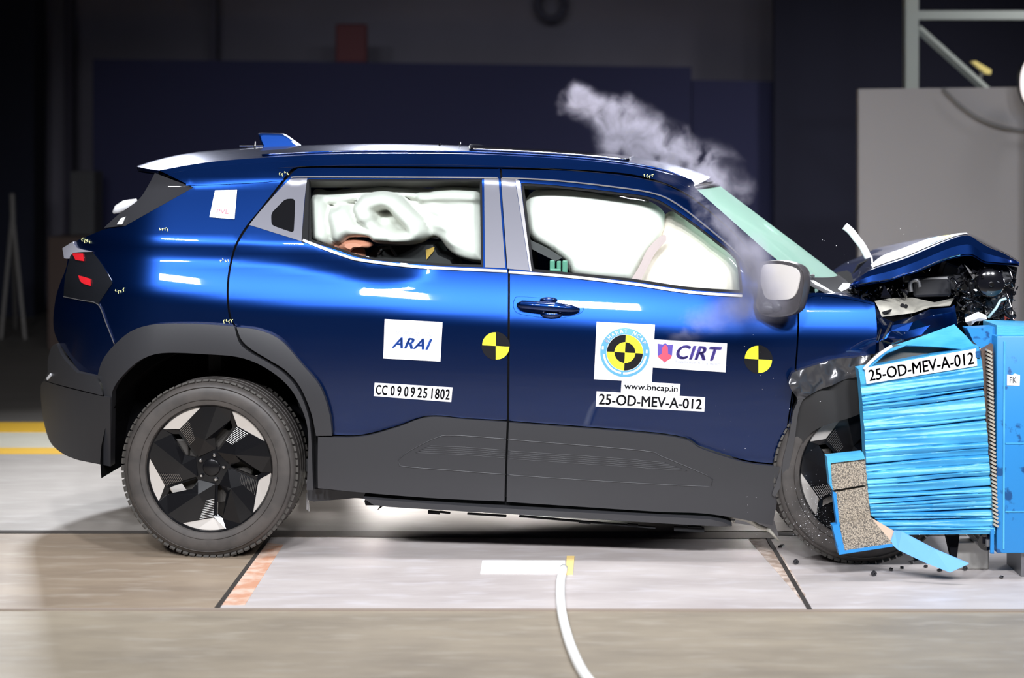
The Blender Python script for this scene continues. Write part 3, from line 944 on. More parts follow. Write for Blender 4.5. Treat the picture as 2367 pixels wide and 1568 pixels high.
# ---- wheels
def build_wheel(par, loc, steer=0.0, mirror=False, spin=0.0):
    wh = empty('wheel', loc, steer + (math.pi if mirror else 0.0), par)
    wh.rotation_euler[1] = spin
    R = 0.352
    # tyre: profile (radius, y); y negative = outwards
    prof = [(0.250, -0.098), (0.256, -0.108), (0.268, -0.111), (0.285, -0.114), (0.305, -0.1145), (0.322, -0.111), (0.335, -0.104), (0.343, -0.094), (0.3475, -0.086),
            (0.350, -0.080)]
    tread = []
    for y in (-0.075, -0.045, -0.037, -0.012, -0.004, 0.004, 0.012, 0.037, 0.045, 0.075):
        g = abs(abs(y) - 0.041) < 0.005 or abs(y) < 0.0045
        tread.append((R - (0.008 if g else 0), y))
    tread = [(R, -0.076), (R, -0.046), (R - .008, -0.045), (R - .008, -0.037), (R, -0.036), (R, -0.006), (R - .008, -0.005), (R - .008, 0.005), (R, 0.006), (R, 0.036), (R - .008, 0.037), (R - .008, 0.045), (R, 0.046), (R, 0.076)]
    full = prof + tread + [(r, -y) for r, y in prof[::-1]]
    b = MB(); b.lathe(full, 96)
    # sidewall ribs
    for rr in (0.276, 0.325):
        b.lathe([(rr - 0.0015, -0.1125), (rr, -0.1165), (rr + 0.0015, -0.1115)], 96)
    # shoulder blocks
    b.mi = 1
    N = 78
    for k in range(N):
        g = 2 * math.pi * k / N
        for s in (-1, 1):
            m_ = Matrix.Rotation(-g, 3, 'Y')
            c = m_ @ Vector((0.3428, s * 0.088, 0))
            rot = m_ @ Matrix.Rotation(-s * 0.62, 3, 'Z')
            b.box(c, (0.008, 0.030, 0.021), rot)
    b.build('tyre', [RUBBER, TREAD], wh, auto=28)
    # rim barrel
    b = MB()
    b.lathe([(0.250, 0.10), (0.243, 0.09), (0.232, 0.05), (0.232, -0.06), (0.243, -0.085), (0.2525, -0.096), (0.2535, -0.100), (0.251, -0.102), (0.247, -0.096), (0.240, -0.080), (0.2295, -0.055), (0.2295, 0.05), (0.240, 0.09), (0.250, 0.10)], 96)
    b.build('rim', RIMBLACK, wh, auto=40)
    # spoked face
    RR = 0.2475
    def P(r, a, y):
        return Vector((r * RR * math.cos(a * D2R), y, r * RR * math.sin(a * D2R)))
    facets = MB()
    for k in range(5):
        o = -72 * k
        yR, yP, yH, yC = -0.093, -0.078, -0.060, -0.096
        R1, R0 = (1, 69.2 + o), (1, 97.8 + o)
        RM = (1.0, 83.5 + o)
        Pp, Hp, Hm, O4, O1, Cc = (0.80, 129.4 + o), (0.27, 140 + o), (0.30, 78 + o), (0.48, 84 + o), (0.83, 67.5 + o), (0.46, 101 + o)
        pts = {'R1': P(*R1, yR), 'RM': P(*RM, yR - .003), 'R0': P(*R0, yR), 'Pp': P(*Pp, yP), 'Hp': P(*Hp, yH - .012), 'Hm': P(*Hm, yH - .003), 'O4': P(*O4, yH - 0.006), 'O1': P(*O1, yP - 0.004), 'C': P(*Cc, yC + 0.006)}
        fl = [('R0', 'Pp', 'C'), ('Pp', 'Hp', 'C'), ('Hp', 'Hm', 'C'), ('Hm', 'O4', 'C'), ('O4', 'O1', 'C'), ('O1', 'R1', 'RM', 'C'), ('RM', 'R0', 'C')]
        key = list(pts)
        b = MB()
        b.add([pts[q_] for q_ in key] + [pts[q_] + Vector((0, 0.016, 0)) for q_ in key], [tuple(key.index(c) for c in f) for f in fl] + [tuple(key.index(c) + len(key) for c in f)[::-1] for f in fl])
        rimk = ['R1', 'RM', 'R0', 'Pp', 'Hp', 'Hm', 'O4', 'O1']
        n0 = len(key)
        b.add([pts[q_] for q_ in rimk] + [pts[q_] + Vector((0, 0.016, 0)) for q_ in rimk], [(i, (i + 1) % 8, (i + 1) % 8 + 8, i + 8) for i in range(8)])
        # bar between this spoke and its neighbour's opening
        b.prism([P(0.78, 57.4 + o, yP - .002), P(1, 69.2 + o, yR), P(0.83, 67.5 + o, yP), P(0.74, 61.5 + o, yP + .004)], (0, 0.014, 0))
        b.prism([P(0.80, 57.4 + o, yP), P(0.77, 61.5 + o, yP), P(0.28, 74 + o, yH), P(0.27, 66 + o, yH)], (0, 0.012, 0))
        # fine ribs on the spoke
        b.mi = 1
        e = (pts['R0'] - pts['Pp']); dn = (pts['Hp'] - pts['Pp'])
        for j in range(11):
            t = 0.03 + j * 0.05
            a = pts['Pp'] + dn * (t + 0.02)
            c_ = a + e * (0.42 - 0.018 * j)
            # drop onto the facet planes roughly
            a = a + Vector((0, -0.003, 0)); c_ = c_ + Vector((0, -0.0055, 0))
            b.tube([a, c_], 0.0014, 6)
        b.build('spoke', [RIMBLACK, RIBM], wh)
        # bright machined triangle at the rim
        arc = [P(0.995, 97.8 + o + t * (141.2 - 97.8) / 8, -0.090) for t in range(9)]
        b = MB(); b.prism(arc + [P(0.80, 129.4 + o, -0.0795)], (0, 0.006, 0))
        b.build('rim_insert', SILVER, wh)
    b = MB(); b.lathe([(0.0001, -0.072), (0.030, -0.072), (0.033, -0.070), (0.036, -0.064), (0.075, -0.062), (0.078, -0.05), (0.078, -0.03)], 40)
    b.build('hub_cap', RIMBLACK, wh, auto=40)
    for k in range(5):
        a = 75.3 - 72 * k
        b = MB(); c = P(0.205, a, 0); b.tube([c + Vector((0, -0.058, 0)), c + Vector((0, -0.072, 0)), c + Vector((0, -0.076, 0))], [0.0085, 0.0085, 0.005], 6)
        b.build('wheel_nut', CHROME, wh)
    b = MB(); b.lathe([(0.0001, -0.02), (0.15, -0.02), (0.152, -0.018), (0.152, 0.0), (0.0001, 0.0)], 48)
    b.build('brake_disc', DISC, wh, auto=40)
    b = MB(); b.box((-0.13, -0.012, 0.05), (0.06, 0.06, 0.12), bev=0.01); b.build('brake_caliper', DISC, wh)
    return wh
wr = L(484, 1085, -0.875)
tag(build_wheel(car, (wr.x, -0.775, 0.354)), 'rear wheel with black pinwheel spokes and silver inserts')
tag(build_wheel(car, (wr.x, 0.775, 0.354), mirror=True), 'far rear wheel')
wf = L(1972, 1113, -0.88)
tag(build_wheel(car, (wf.x + 0.035, -0.745, 0.354), steer=6 * D2R, spin=-8 * D2R), 'front wheel turned inwards behind the crushed barrier')
tag(build_wheel(car, (wf.x + .1, 0.775, 0.354), steer=4 * D2R, mirror=True), 'far front wheel')

# ---- wheel housings, underbody
def housing(cx, name, r=0.47):
    for s in (-1, 1):
        b = MB()
        rows = []
        for k in range(25):
            g = (-8 + 196 * k / 24) * D2R
            rows.append([Vector((cx + r * math.cos(g), s * y, 0.37 + r * math.sin(g) * 1.0)) for y in (0.84, 0.70, 0.52)])
        b.grid(rows)
        inner_ = [r_[2] for r_ in rows]
        b.add(inner_ + [Vector((cx, s * 0.52, 0.25))], [(i, i + 1, len(inner_)) for i in range(len(inner_) - 1)])
        b.build('wheel_housing', DARK, car, recalc=False)
housing(wr.x + 0.01, 'r', 0.46)
housing(wf.x - 0.0, 'f', 0.45)
b = MB()
x0 = wr.x + 0.48; x1 = wf.x - 0.47
b.box(((x0 + x1) / 2, 0, 0.26), (x1 - x0, 1.28, 0.10), bev=0.01)
b.box((wr.x, 0, 0.36), (0.9, 0.9, 0.10), bev=0.01)
b.box((wr.x - 0.52, 0, 0.42), (0.2, 0.9, 0.1), bev=0.01)
b.box((wf.x + 0.0, 0, 0.36), (0.8, 0.8, 0.10), bev=0.01)
b.build('underbody', DARK, car)
b = MB(); b.cyl((wr.x, -0.68, 0.354), (wr.x, 0.68, 0.354), 0.035, 12); b.build('rear_axle', STEEL, car)
b = MB(); b.cyl((wf.x, -0.68, 0.354), (wf.x, 0.70, 0.354), 0.03, 12); b.build('front_axle', STEEL, car)

# ---- sill guard under the doors
def sillY(p, y): return L(p[0], p[1], y)
b = MB()
T = [(845, 1141), (900, 1146), (1170, 1164), (1400, 1176), (1640, 1189), (1672, 1196), (1690, 1204)]
Bt = [(868, 1166), (900, 1170), (1170, 1186), (1400, 1200), (1600, 1212), (1665, 1215), (1690, 1210)]
rows = []
for a, c in zip(T, Bt):
    p, q_ = sillY(a, -0.80), sillY(c, -0.80)
    rows.append([Vector((p.x, -0.74, p.z + .004)), Vector((p.x, -0.835, p.z)), Vector((p.x, -0.85, p.z - 0.010)), Vector((q_.x, -0.845, q_.z + 0.006)), Vector((q_.x, -0.82, q_.z)), Vector((q_.x, -0.70, q_.z))])
b.grid(rows); b.add(rows[0], [tuple(range(6))]); b.add(rows[-1], [tuple(range(6))[::-1]])
sg = b.build('sill_guard', PLASTIC, car, auto=35, recalc=False)
tag(sg, 'hanging grey sill guard under the doors')
b = MB()
P = [sillY(a, -0.80) for a in ((842, 1158), (845, 1169), (876, 1169), (912, 1146), (895, 1143), (868, 1157))]
b.prism(P, (0, 0.03, 0))
P = [sillY(a, -0.80) for a in ((880, 1168), (871, 1181), (885, 1171))]
b.prism(P, (0, 0.01, 0))
b.build('torn_clip', SEAL, sg)
b = MB()
for (xa, ya, xb, yb, h_) in ((989, 1182, 1016, 1184, 6), (1016, 1183, 1040, 1186, 3), (1080, 1187, 1170, 1193, 3), (1200, 1193, 1515, 1220, 3), (1338, 1205, 1365, 1207, 5), (1450, 1212, 1475, 1214, 5), (1558, 1219, 1628, 1222, 9), (1590, 1218, 1622, 1219, 6)):
    b.prism([sillY((xa, ya), -0.81), sillY((xb, yb), -0.81), sillY((xb, yb + h_), -0.81), sillY((xa, ya + h_), -0.81)], (0, 0.02, 0))
b.build('clip_row', SEAL, sg)
# body sill behind
b = MB()
b.prism([sillY(a, -0.78) for a in ((712, 1130), (740, 1131), (860, 1141), (1170, 1160), (1640, 1190), (1700, 1196), (1700, 1204), (1640, 1200), (1170, 1170), (900, 1156), (820, 1152), (725, 1160), (712, 1156))], (0, 0.12, 0))
b.build('body_sill', PLASTIC, car)
b = MB()
b.tube([sillY(a, -0.76) for a in ((708, 1110), (713, 1125), (712, 1160), (714, 1182), (709, 1178), (710, 1140))], 0.004, 6)
b.build('hanging_tab', BELT, car)
# torn metal ahead of the sill
b = MB()
b.tube([sillY(a, -0.78) for a in ((1660, 1190), (1700, 1196), (1735, 1203), (1750, 1216), (1778, 1226), (1800, 1250))], [0.006, 0.009, 0.011, 0.009, 0.008, 0.004], 8)
b.tube([sillY(a, -0.76) for a in ((1695, 1208), (1702, 1198), (1722, 1202), (1740, 1212))], 0.005, 8)
b.build('torn_sill_end', BEIGE, car, smooth=True)
b = MB(); b.prism([sillY(a, -0.70) for a in ((1690, 1192), (1790, 1205), (1800, 1240), (1740, 1215), (1700, 1210))], (0, 0.1, 0))
b.build('sill_end_plate', STEEL, car)

# ---- cabin
b = MB()
fl0, fl1 = -1.35, 0.95
b.box(((fl0 + fl1) / 2, 0, 0.34), (fl1 - fl0, 1.4, 0.05))
b.box((1.05, 0, 0.72), (0.06, 1.46, 0.8))
b.box((-1.35, 0, 0.7), (0.05, 1.3, 0.75))
b.build('cabin_floor', INTER, car)
b = MB(); b.box((0.93, 0, 0.98), (0.30, 1.44, 0.22), bev=0.05); b.build('dashboard', INTER, car)
def seat(x, y):
    b = MB()
    b.box((x, y, 0.62), (0.50, 0.48, 0.18), bev=0.05)
    b.box((x - 0.27, y, 0.92), (0.14, 0.46, 0.58), Matrix.Rotation(-0.28, 3, 'Y'), bev=0.05)
    b.box((x - 0.38, y, 1.27), (0.09, 0.24, 0.16), Matrix.Rotation(-0.2, 3, 'Y'), bev=0.035)
    return tag(b.build('seat', INTER, car, auto=50))
for x in (0.12, -0.78):
    for y in (-0.37, 0.37):
        seat(x, y)
b = MB()
c = Vector((0.62, -0.37, 1.0)); M_ = Matrix.Rotation(-0.45, 3, 'Y')
b.tube([c + M_ @ Vector((0, 0.18 * math.cos(g * math.pi / 12), 0.18 * math.sin(g * math.pi / 12))) for g in range(25)], 0.014, 8)
b.box(c, (0.04, 0.34, 0.04), M_)
b.build('steering_wheel', INTER, car)

def pillow(name, poly, h, m, base=-0.045, depth=0.10, step=0.014, par=None, back=0.05):
    """inflated cloth: outline in the picture, front relief h(px,py) 0..1 towards the glass"""
    loop = catmull(poly, step=7)
    loc = [onS(a, c, base) for a, c in loop]
    l2 = [(p.x, p.z) for p in loc]
    ov, of = tri([l2], step)
    O = np.array(ov); dm = dist_poly(l2, O)
    H = []
    for x, z in ov:
        y = -(S(x, z) + base)
        # back to picture coordinates
        v = Vector((x, y, z)) - CAML
        wv = Vector((cy_ * v.x - sy_ * v.y, sy_ * v.x + cy_ * v.y, v.z))
        H.append((CX + F * wv.x / wv.y, HY - F * wv.z / wv.y))
    H = np.array(H)
    hv = h(H[:, 0], H[:, 1])
    edge = np.sqrt(np.clip(1 - (1 - np.clip(dm / 0.05, 0, 1)) ** 2, 0, 1))
    vs = []
    for (x, z), hh_, e in zip(ov, hv, edge):
        vs.append(Vector((x, -(S(x, z) + base) + depth * (1 - float(hh_) * float(e)), z)))
    n = len(vs)
    for (x, z), e in zip(ov, edge):
        vs.append(Vector((x, -(S(x, z) + base) + depth + 0.002 + back * float(e), z)))
    fs = []
    for f in of:
        a, b_, c = (vs[i] for i in f)
        f2 = tuple(f) if (b_ - a).cross(c - a).y < 0 else tuple(f)[::-1]
        fs.append(f2); fs.append(tuple(i + n for i in f2[::-1]))
    return mobj(name, vs, fs, m, par or car, True)

def stroke(px, py, pts, r, r2=None):
    """height of a puffed roll along a polyline"""
    best = np.zeros(len(px))
    P = np.stack([px, py], 1)
    n = len(pts)
    for i in range(n - 1):
        a, b_ = np.array(pts[i][:2], float), np.array(pts[i + 1][:2], float)
        ab = b_ - a
        t = np.clip(((P - a) @ ab) / max(ab.dot(ab), 1e-9), 0, 1)
        d = np.hypot(*(P - (a + t[:, None] * ab)).T)
        rr = r + ((r2 if r2 else r) - r) * (i + t) / (n - 1)
        best = np.maximum(best, np.sqrt(np.clip(1 - (d / rr) ** 2, 0, 1)) * rr / 34.0)
    return best

def h_rear(x, y):
    h = 0.30 + 0 * x
    def mx(v, base=0.0): return np.maximum(h, np.where(v > 0.02, base + v * 0.75, 0))
    h = mx(stroke(x, y, [(735, 452), (770, 458), (806, 448), (850, 436), (924, 439), (975, 447)], 20, 20), .25)
    h = mx(stroke(x, y, [(975, 447), (1040, 452), (1110, 458)], 26, 26), .3)
    h = mx(stroke(x, y, [(724, 470), (728, 520), (730, 570)], 26), .22)
    h = mx(stroke(x, y, [(780, 505), (790, 545), (830, 560), (880, 560)], 40), .05)
    h = mx(stroke(x, y, [(838, 500), (832, 485), (845, 470), (880, 462), (905, 470), (930, 495), (955, 525), (962, 548), (945, 560), (905, 565)], 25, 25), .42)
    h = mx(stroke(x, y, [(838, 500), (850, 525), (875, 548)], 22, 14), .4)
    # taut sheet falling to the lower right, with drawn creases
    t = np.clip((x - 930 - (y - 460) * 0.45) / 60, 0, 1)
    s = np.clip((y - 462) / 12, 0, 1)
    sheet = 0.62 + 0.10 * np.sin((y - 470 - (x - 960) * 0.28) / 5.0) * np.exp(-((x - 1010) / 70.0) ** 2) * 0.35
    h = h * (1 - t * s) + sheet * t * s
    # button hollow in the middle of the curl
    h = h - 0.45 * np.exp(-(((x - 877) / 13) ** 2 + ((y - 490) / 9) ** 2)) - 0.2 * np.exp(-(((x - 905) / 22) ** 2 + ((y - 528) / 12) ** 2))
    h = h - 0.15 * np.exp(-(((x - 768) / 10) ** 2 + ((y - 480) / 8) ** 2))
    return np.clip(h, 0, 1)
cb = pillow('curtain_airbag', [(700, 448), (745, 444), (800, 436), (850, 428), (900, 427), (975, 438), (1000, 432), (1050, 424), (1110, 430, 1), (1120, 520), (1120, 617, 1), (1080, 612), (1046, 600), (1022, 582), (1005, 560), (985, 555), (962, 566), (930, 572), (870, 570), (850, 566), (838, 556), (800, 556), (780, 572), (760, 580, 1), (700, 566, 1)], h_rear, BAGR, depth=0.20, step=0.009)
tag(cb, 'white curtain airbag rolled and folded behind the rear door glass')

def h_front(x, y):
    cx_, cy2 = 1370, 540
    d = np.sqrt(((x - cx_) / 200.0) ** 2 + ((y - cy2) / 130.0) ** 2)
    h = 0.35 + 0.65 * np.sqrt(np.clip(1 - d ** 2, 0, 1))
    h = h + 0.02 * np.sin((x + y * 0.4) / 9.0) * np.exp(-((y - 610) / 30.0) ** 2) + 0.02 * np.sin(y / 7.0) * np.exp(-((x - 1225) / 20.0) ** 2)
    h = h - 0.06 * np.exp(-(((x - 1290 - (y - 560) * -0.5)) / 5.0) ** 2) * np.exp(-((y - 575) / 25.0) ** 2)
    return np.clip(h, 0, 1)
fb = pillow('curtain_airbag', [(1207, 480), (1216, 455), (1235, 441), (1270, 436), (1340, 441), (1410, 452), (1490, 464), (1530, 486), (1540, 510), (1534, 545), (1500, 590), (1478, 630), (1466, 662, 1), (1330, 646), (1305, 612), (1270, 585), (1228, 558), (1214, 530)], h_front, BAG, depth=0.14, step=0.014)
tag(fb, 'large white airbag filling the front door window')
def h_dash(x, y):
    return np.clip(0.3 + 0.6 * np.sqrt(np.clip(1 - ((x - 1600) / 150.0) ** 2 - ((y - 610) / 120.0) ** 2, 0, 1)) - 0.15 * np.exp(-((x - 1520 + (y - 600) * 0.55) / 9.0) ** 2) - 0.1 * np.exp(-((x - 1635 + (y - 600) * 0.4) / 6.0) ** 2), 0, 1)
db = pillow('dashboard_airbag', [(1535, 505), (1560, 492), (1600, 520), (1660, 568), (1712, 612), (1724, 700, 1), (1455, 690, 1), (1480, 620), (1520, 560)], h_dash, BAG2, base=-0.075, depth=0.14, step=0.014)
tag(db, 'beige airbag at the front of the door window')
b = MB()
b.grid([[onS(a, c, -0.06) + Vector((0, w_, 0)) for w_ in (0, 0.003)] for a, c in ((1530, 548), (1500, 578), (1482, 612), (1462, 652))])
seam = [(1540, 546), (1528, 545), (1498, 575), (1478, 615), (1456, 655), (1476, 655), (1495, 622), (1515, 585), (1540, 556)]
sub('bag_tether', seam, mat('mauve tether', (0.42, 0.33, 0.33), 0.8), fdoor, -0.040, 0.004, mirror=False)
sub('seat_belt', [(1219, 550, 1), (1228, 556), (1262, 572), (1300, 596, 1), (1284, 604, 1), (1252, 588), (1222, 572, 1)], INTER, fdoor, -0.040, 0.004, mirror=False)
GREENP = mat('green plastic', (0.10, 0.28, 0.20), 0.3, trans=0.0)
b = MB()
for (x, y, w_, h_) in ((1277, 604, 12, 26), (1292, 606, 10, 24), (1306, 605, 12, 30), (1284, 624, 26, 10)):
    p = onS(x, y + h_ / 2 - 3, -0.055); s_ = 1 / 590
    b.box(p, (w_ * s_, 0.03, h_ * s_), bev=0.004)
b.build('belt_buckle', GREENP, fdoor)
# headliner edge over the windows
for s in (-1, 1):
    b = MB()
    rows = []
    for k in range(24):
        a = 700 + (1500 - 700) * k / 23
        top_ = np.interp(a, [700, 1150, 1348, 1500], [412, 412, 424, 448])
        p, q_ = onS(a, top_ - 14, -0.05), onS(a, top_ + 22, -0.16)
        rows.append([Vector((p.x, s * abs(p.y), p.z)), Vector((q_.x, s * abs(q_.y), q_.z))])
    b.grid(rows)
    b.build('headliner_edge', mat('headliner cloth', (0.20, 0.19, 0.18), 0.9), car, smooth=True, recalc=False)

# ---- child seat and the dummy showing under the curtain airbag (not parts of the car)
def car2world(o):
    o.rotation_euler = (0, 0, YAW)
    return o
cs_ = tag(car2world(empty('child_seat')), 'black child seat low in the rear door window, yellow strap on it', 'child seat')
b = MB()
b.prism([L(a, c, -0.60) for a, c in ((842, 600), (858, 584), (870, 570), (1000, 566), (1012, 590), (1040, 602), (1060, 640), (840, 640))], (0, 0.34, 0))
b.build('seat_shell', mat('black seat cloth', (0.012, 0.012, 0.014), 0.6), cs_)
b = MB(); b.tube([L(a, c, -0.605) for a, c in ((874, 588), (884, 575), (902, 572), (908, 580), (916, 592))], 0.006, 8)
b.build('shell_rim', STEEL, cs_, smooth=True)
b = MB(); b.prism([L(a, c, -0.61) for a, c in ((984, 578), (1004, 571), (1003, 580), (986, 600))], (0, 0.01, 0))
b.build('strap', mat('ochre strap', (0.45, 0.28, 0.05), 0.7), cs_)
dm_ = tag(car2world(empty('crash_test_dummy')), 'tan crash test dummy, only its face showing under the rolled airbag', 'dummy')
SKIN = mat('tan vinyl skin', (0.62, 0.27, 0.18), 0.45)
b = MB()
P = [L(a, c, -0.70) for a, c in ((784, 560), (796, 556), (815, 555), (838, 557), (854, 562), (860, 568), (850, 574), (830, 572), (815, 576), (808, 584), (790, 578), (780, 571))]
cen = sum(P, Vector()) / len(P)
lay = []
for (d, s) in ((0.03, 0.5), (0.008, 0.85), (0.0, 0.96), (-0.012, 1.0), (-0.05, 1.0)):
    r_ = [cen + (p - cen) * s + Vector((0, 0.02 - d * -1 - 0.02, 0)) for p in P]
    r_ = [cen + (p - cen) * s + Vector((0, -d, 0)) for p in P]
    lay.append(r_ + [r_[0]])
b.grid(lay); b.add(lay[0][:-1], [tuple(range(len(P)))])
c0 = L(800, 600, -0.62)
b.ball(c0, (0.085, 0.075, 0.10), 20, 14)
b.build('head', SKIN, dm_, smooth=True)
b = MB()
b.tube([c0 + Vector((0, 0.0, -0.08)), c0 + Vector((0, 0.02, -0.16)), c0 + Vector((-0.01, 0.03, -0.34))], [0.05, 0.12, 0.13], 16)
b.build('torso', mat('dummy suit', (0.03, 0.05, 0.10), 0.8), dm_, smooth=True)

# ---- hood
cre = [(1966, 658), (2006, 628), (2050, 612), (2098, 596), (2151, 573), (2205, 551), (2230, 545), (2245, 547), (2266, 561), (2290, 574), (2320, 586), (2356, 607)]
low = [(1964, 664), (2006, 654), (2056, 646), (2090, 634), (2128, 622), (2186, 598), (2228, 588), (2250, 589), (2274, 603), (2298, 606), (2322, 608), (2358, 611)]
sil = [(1970, 655), (2004, 622), (2038, 594), (2084, 577), (2140, 556), (2190, 546), (2218, 541), (2247, 542), (2285, 560), (2300, 568), (2322, 582), (2357, 606)]
rows = []
for a, c, d in zip(low, cre, sil):
    p, q_, r_ = L(a[0], a[1], -0.77), L(c[0], c[1], -0.75), L(d[0], d[1], -0.22)
    mid = q_.lerp(r_, 0.5) + Vector((0, 0, 0.004))
    q1 = q_.lerp(r_, 0.06)
    row = [p, p.lerp(q_, 0.5) + Vector((0, 0.012, 0)), q_, q1 + Vector((0, 0, 0.002)), mid, r_]
    dr = CAMZ - r_.z
    r2 = Vector((r_.x, 0.22, r_.z - 0.004 - dr * 0.066))
    row += [r2, Vector((q_.x, 0.75, r_.z - 0.03 - dr * 0.16)), Vector((q_.x, 0.77, r_.z - 0.10 - dr * 0.16))]
    rows.append(row)
def densify(rows, k):
    out = []
    for i in range(len(rows) - 1):
        for j in range(k):
            t = j / k
            p0 = rows[max(i - 1, 0)]; p1 = rows[i]; p2 = rows[i + 1]; p3 = rows[min(i + 2, len(rows) - 1)]
            out.append([0.5 * (2 * b1 + (b2 - a1) * t + (2 * a1 - 5 * b1 + 4 * b2 - c1) * t * t + (3 * b1 - a1 - 3 * b2 + c1) * t ** 3) for a1, b1, b2, c1 in zip(p0, p1, p2, p3)])
    out.append(rows[-1])
    return out
rows = densify(rows, 4)
b = MB(); b.grid(rows)
b.grid([[v + Vector((0, 0.004, -0.008)) for v in r] for r in rows], flip=True)
hood = b.build('hood', PAINT, car, auto=32, recalc=False)
tag(hood, 'buckled blue hood folded up into a peak')
b = MB()
strip_ = rows[5:27]
b.grid([[r[3].lerp(r[4], 0.1) + Vector((0, 0, 0.003)), r[4] + Vector((0, 0, 0.003)), r[5] + Vector((0, 0, 0.003))] for r in strip_])
hs = b.build('hood_sticker', STICK, hood, recalc=False)
b = MB(); b.grid([[r[3].lerp(r[4], .3) + Vector((0, 0, 0.005)), r[4] + Vector((0, 0, 0.005)), r[5] + Vector((0, 0, 0.005))] for r in rows[16:19]]); b.build('blue_patch', mat('cyan ink', (0.05, 0.45, 0.8), 0.5), hood, recalc=False)
b = MB(); b.grid([[r[3].lerp(r[4], .3) + Vector((0, 0, 0.005)), r[4] + Vector((0, 0, 0.005)), r[5] + Vector((0, 0, 0.005))] for r in rows[18:21]]); b.build('yellow_patch', YELLOW, hood, recalc=False)
b = MB(); b.tube([r[0] for r in rows[2:24]], 0.0025, 6); b.build('hood_edge_glint', CHROME, hood)  # thin chrome tube drawn as a highlight along the painted edge
# white broken tube
b = MB(); b.tube([L(a, c, -0.35) for a, c in catmull([(1953, 523), (1966, 534), (1980, 552), (1991, 566), (1998, 578), (2007, 596)], closed=False, step=6)], [0.014] * 3 + [0.0175] * 9 + [0.013] * 20 if False else 0.0155, 12)
b.tube([L(a, c, -0.35) for a, c in ((2014, 592), (2017, 612))], 0.004, 6)
tag(b.build('broken_washer_tube', STICK, car, smooth=True), 'white snapped tube sticking up')

# ---- wrecked engine bay
eb = tag(empty('engine_bay', parent=car), 'torn black engine bay under the folded hood')
b = MB()
b.prism([L(a, c, -0.42) for a, c in ((1930, 680), (1966, 664), (2056, 648), (2128, 626), (2230, 592), (2320, 612), (2352, 618), (2340, 700), (2325, 760), (2200, 780), (2022, 770), (2010, 705))], (0, 0.8, 0))
b.build('inner_structure', DARK, eb)
sheet_px('inner_panel', [
    [(2022, 697, -.74), (2062, 690, -.66), (2110, 689, -.62), (2160, 700, -.66), (2205, 690, -.72)],
    [(2030, 712, -.78), (2070, 706, -.74), (2120, 706, -.70), (2160, 706, -.74), (2200, 700, -.78)],
    [(2038, 733, -.80), (2070, 729, -.78), (2110, 724, -.76), (2150, 711, -.80), (2196, 707, -.81)]], BEIGE, eb)
b = MB()
for (a, c) in ((2086, 706), (2094, 708)):
    b.cyl(L(a, c, -0.745), L(a, c, -0.72), 0.008, 10)
b.prism([L(a, c, -0.80) for a, c in ((2040, 722), (2062, 716), (2058, 722), (2044, 727))], (0, 0.02, 0))
b.build('panel_fixings', SEAL, eb)
rnd = random.Random(11)
DG = mat('charcoal part', (0.022, 0.022, 0.025), 0.3)
b = MB()
for a, c, y, sx, sz in ((2150, 660, -.56, 90, 50), (2200, 640, -.55, 60, 60), (2110, 640, -.52, 60, 26), (2270, 660, -.6, 70, 40), (2290, 640, -.66, 50, 30), (2320, 640, -.66, 30, 30), (2300, 700, -.62, 60, 50), (2250, 700, -.6, 40, 50)):
    b.box(L(a, c, y), (sx / 590, 0.10, sz / 590), Matrix.Rotation(rnd.uniform(-.4, .4), 3, 'Y') @ Matrix.Rotation(rnd.uniform(-.3, .3), 3, 'X'), bev=0.012)
b.build('engine_cover', DG, eb)
b = MB(); b.lathe([(0.0001, -.02), (0.03, -.02), (0.05, -.012), (0.056, 0.0), (0.056, 0.05)], 28, L(2290, 655, -0.77)); b.build('headlamp_motor', BLACKGLOSS, eb, auto=40)
b = MB()
b.tube([L(a, c, -0.66) for a, c in catmull([(2106, 675), (2104, 655), (2112, 648), (2122, 650), (2126, 664)], closed=False, step=4)], 0.009, 8)
b.build('metal_hook', STEEL, eb, smooth=True)
b = MB(); b.prism([L(a, c, -0.70) for a, c in ((2230, 612), (2236, 618), (2254, 636), (2266, 634), (2258, 652), (2250, 646), (2240, 630))], (0, 0.01, 0)); b.build('bracket', BELT, eb)
for (a, c, r_) in ((2229, 664, .014), (2293, 658, .011), (2210, 670, .006), (2213, 680, .009), (2238, 650, .005), (2272, 640, .006)):
    b = MB(); p = L(a, c, -0.80); b.tube([p, p + Vector((0, .012, 0)), p + Vector((0, .05, 0))], [r_ * .8, r_, r_ * .5], 12); b.build('bolt', CHROME, eb)
for k in range(9):
    a0 = (rnd.uniform(2200, 2330), rnd.uniform(630, 740)); pts = [a0]
    for j in range(3): pts.append((pts[-1][0] + rnd.uniform(-28, 34), pts[-1][1] + rnd.uniform(-25, 25)))
    b = MB(); b.tube([L(min(x, 2352), min(max(y, 618), 752), -0.70 - 0.03 * rnd.random()) for x, y in catmull(pts, closed=False, step=6)], rnd.uniform(.003, .009), 8)
    b.build('hose', BLACKGLOSS, eb, smooth=True)
b = MB(); b.tube([L(a, c, -0.76) for a, c in ((2284, 735), (2303, 712), (2312, 695), (2326, 690))], 0.0055, 8); b.build('pale_hose', mat('pale green hose', (0.45, 0.62, 0.62), 0.4), eb, smooth=True)
sheet_px('torn_white_bracket', [[(2231, 736, -.78), (2247, 728, -.80), (2262, 722, -.79), (2280, 730, -.78)], [(2232, 745, -.79), (2246, 742, -.82), (2264, 735, -.80), (2281, 738, -.78)], [(2240, 754, -.78), (2246, 752, -.80), (2256, 743, -.80), (2270, 742, -.78)]], STICK, eb)
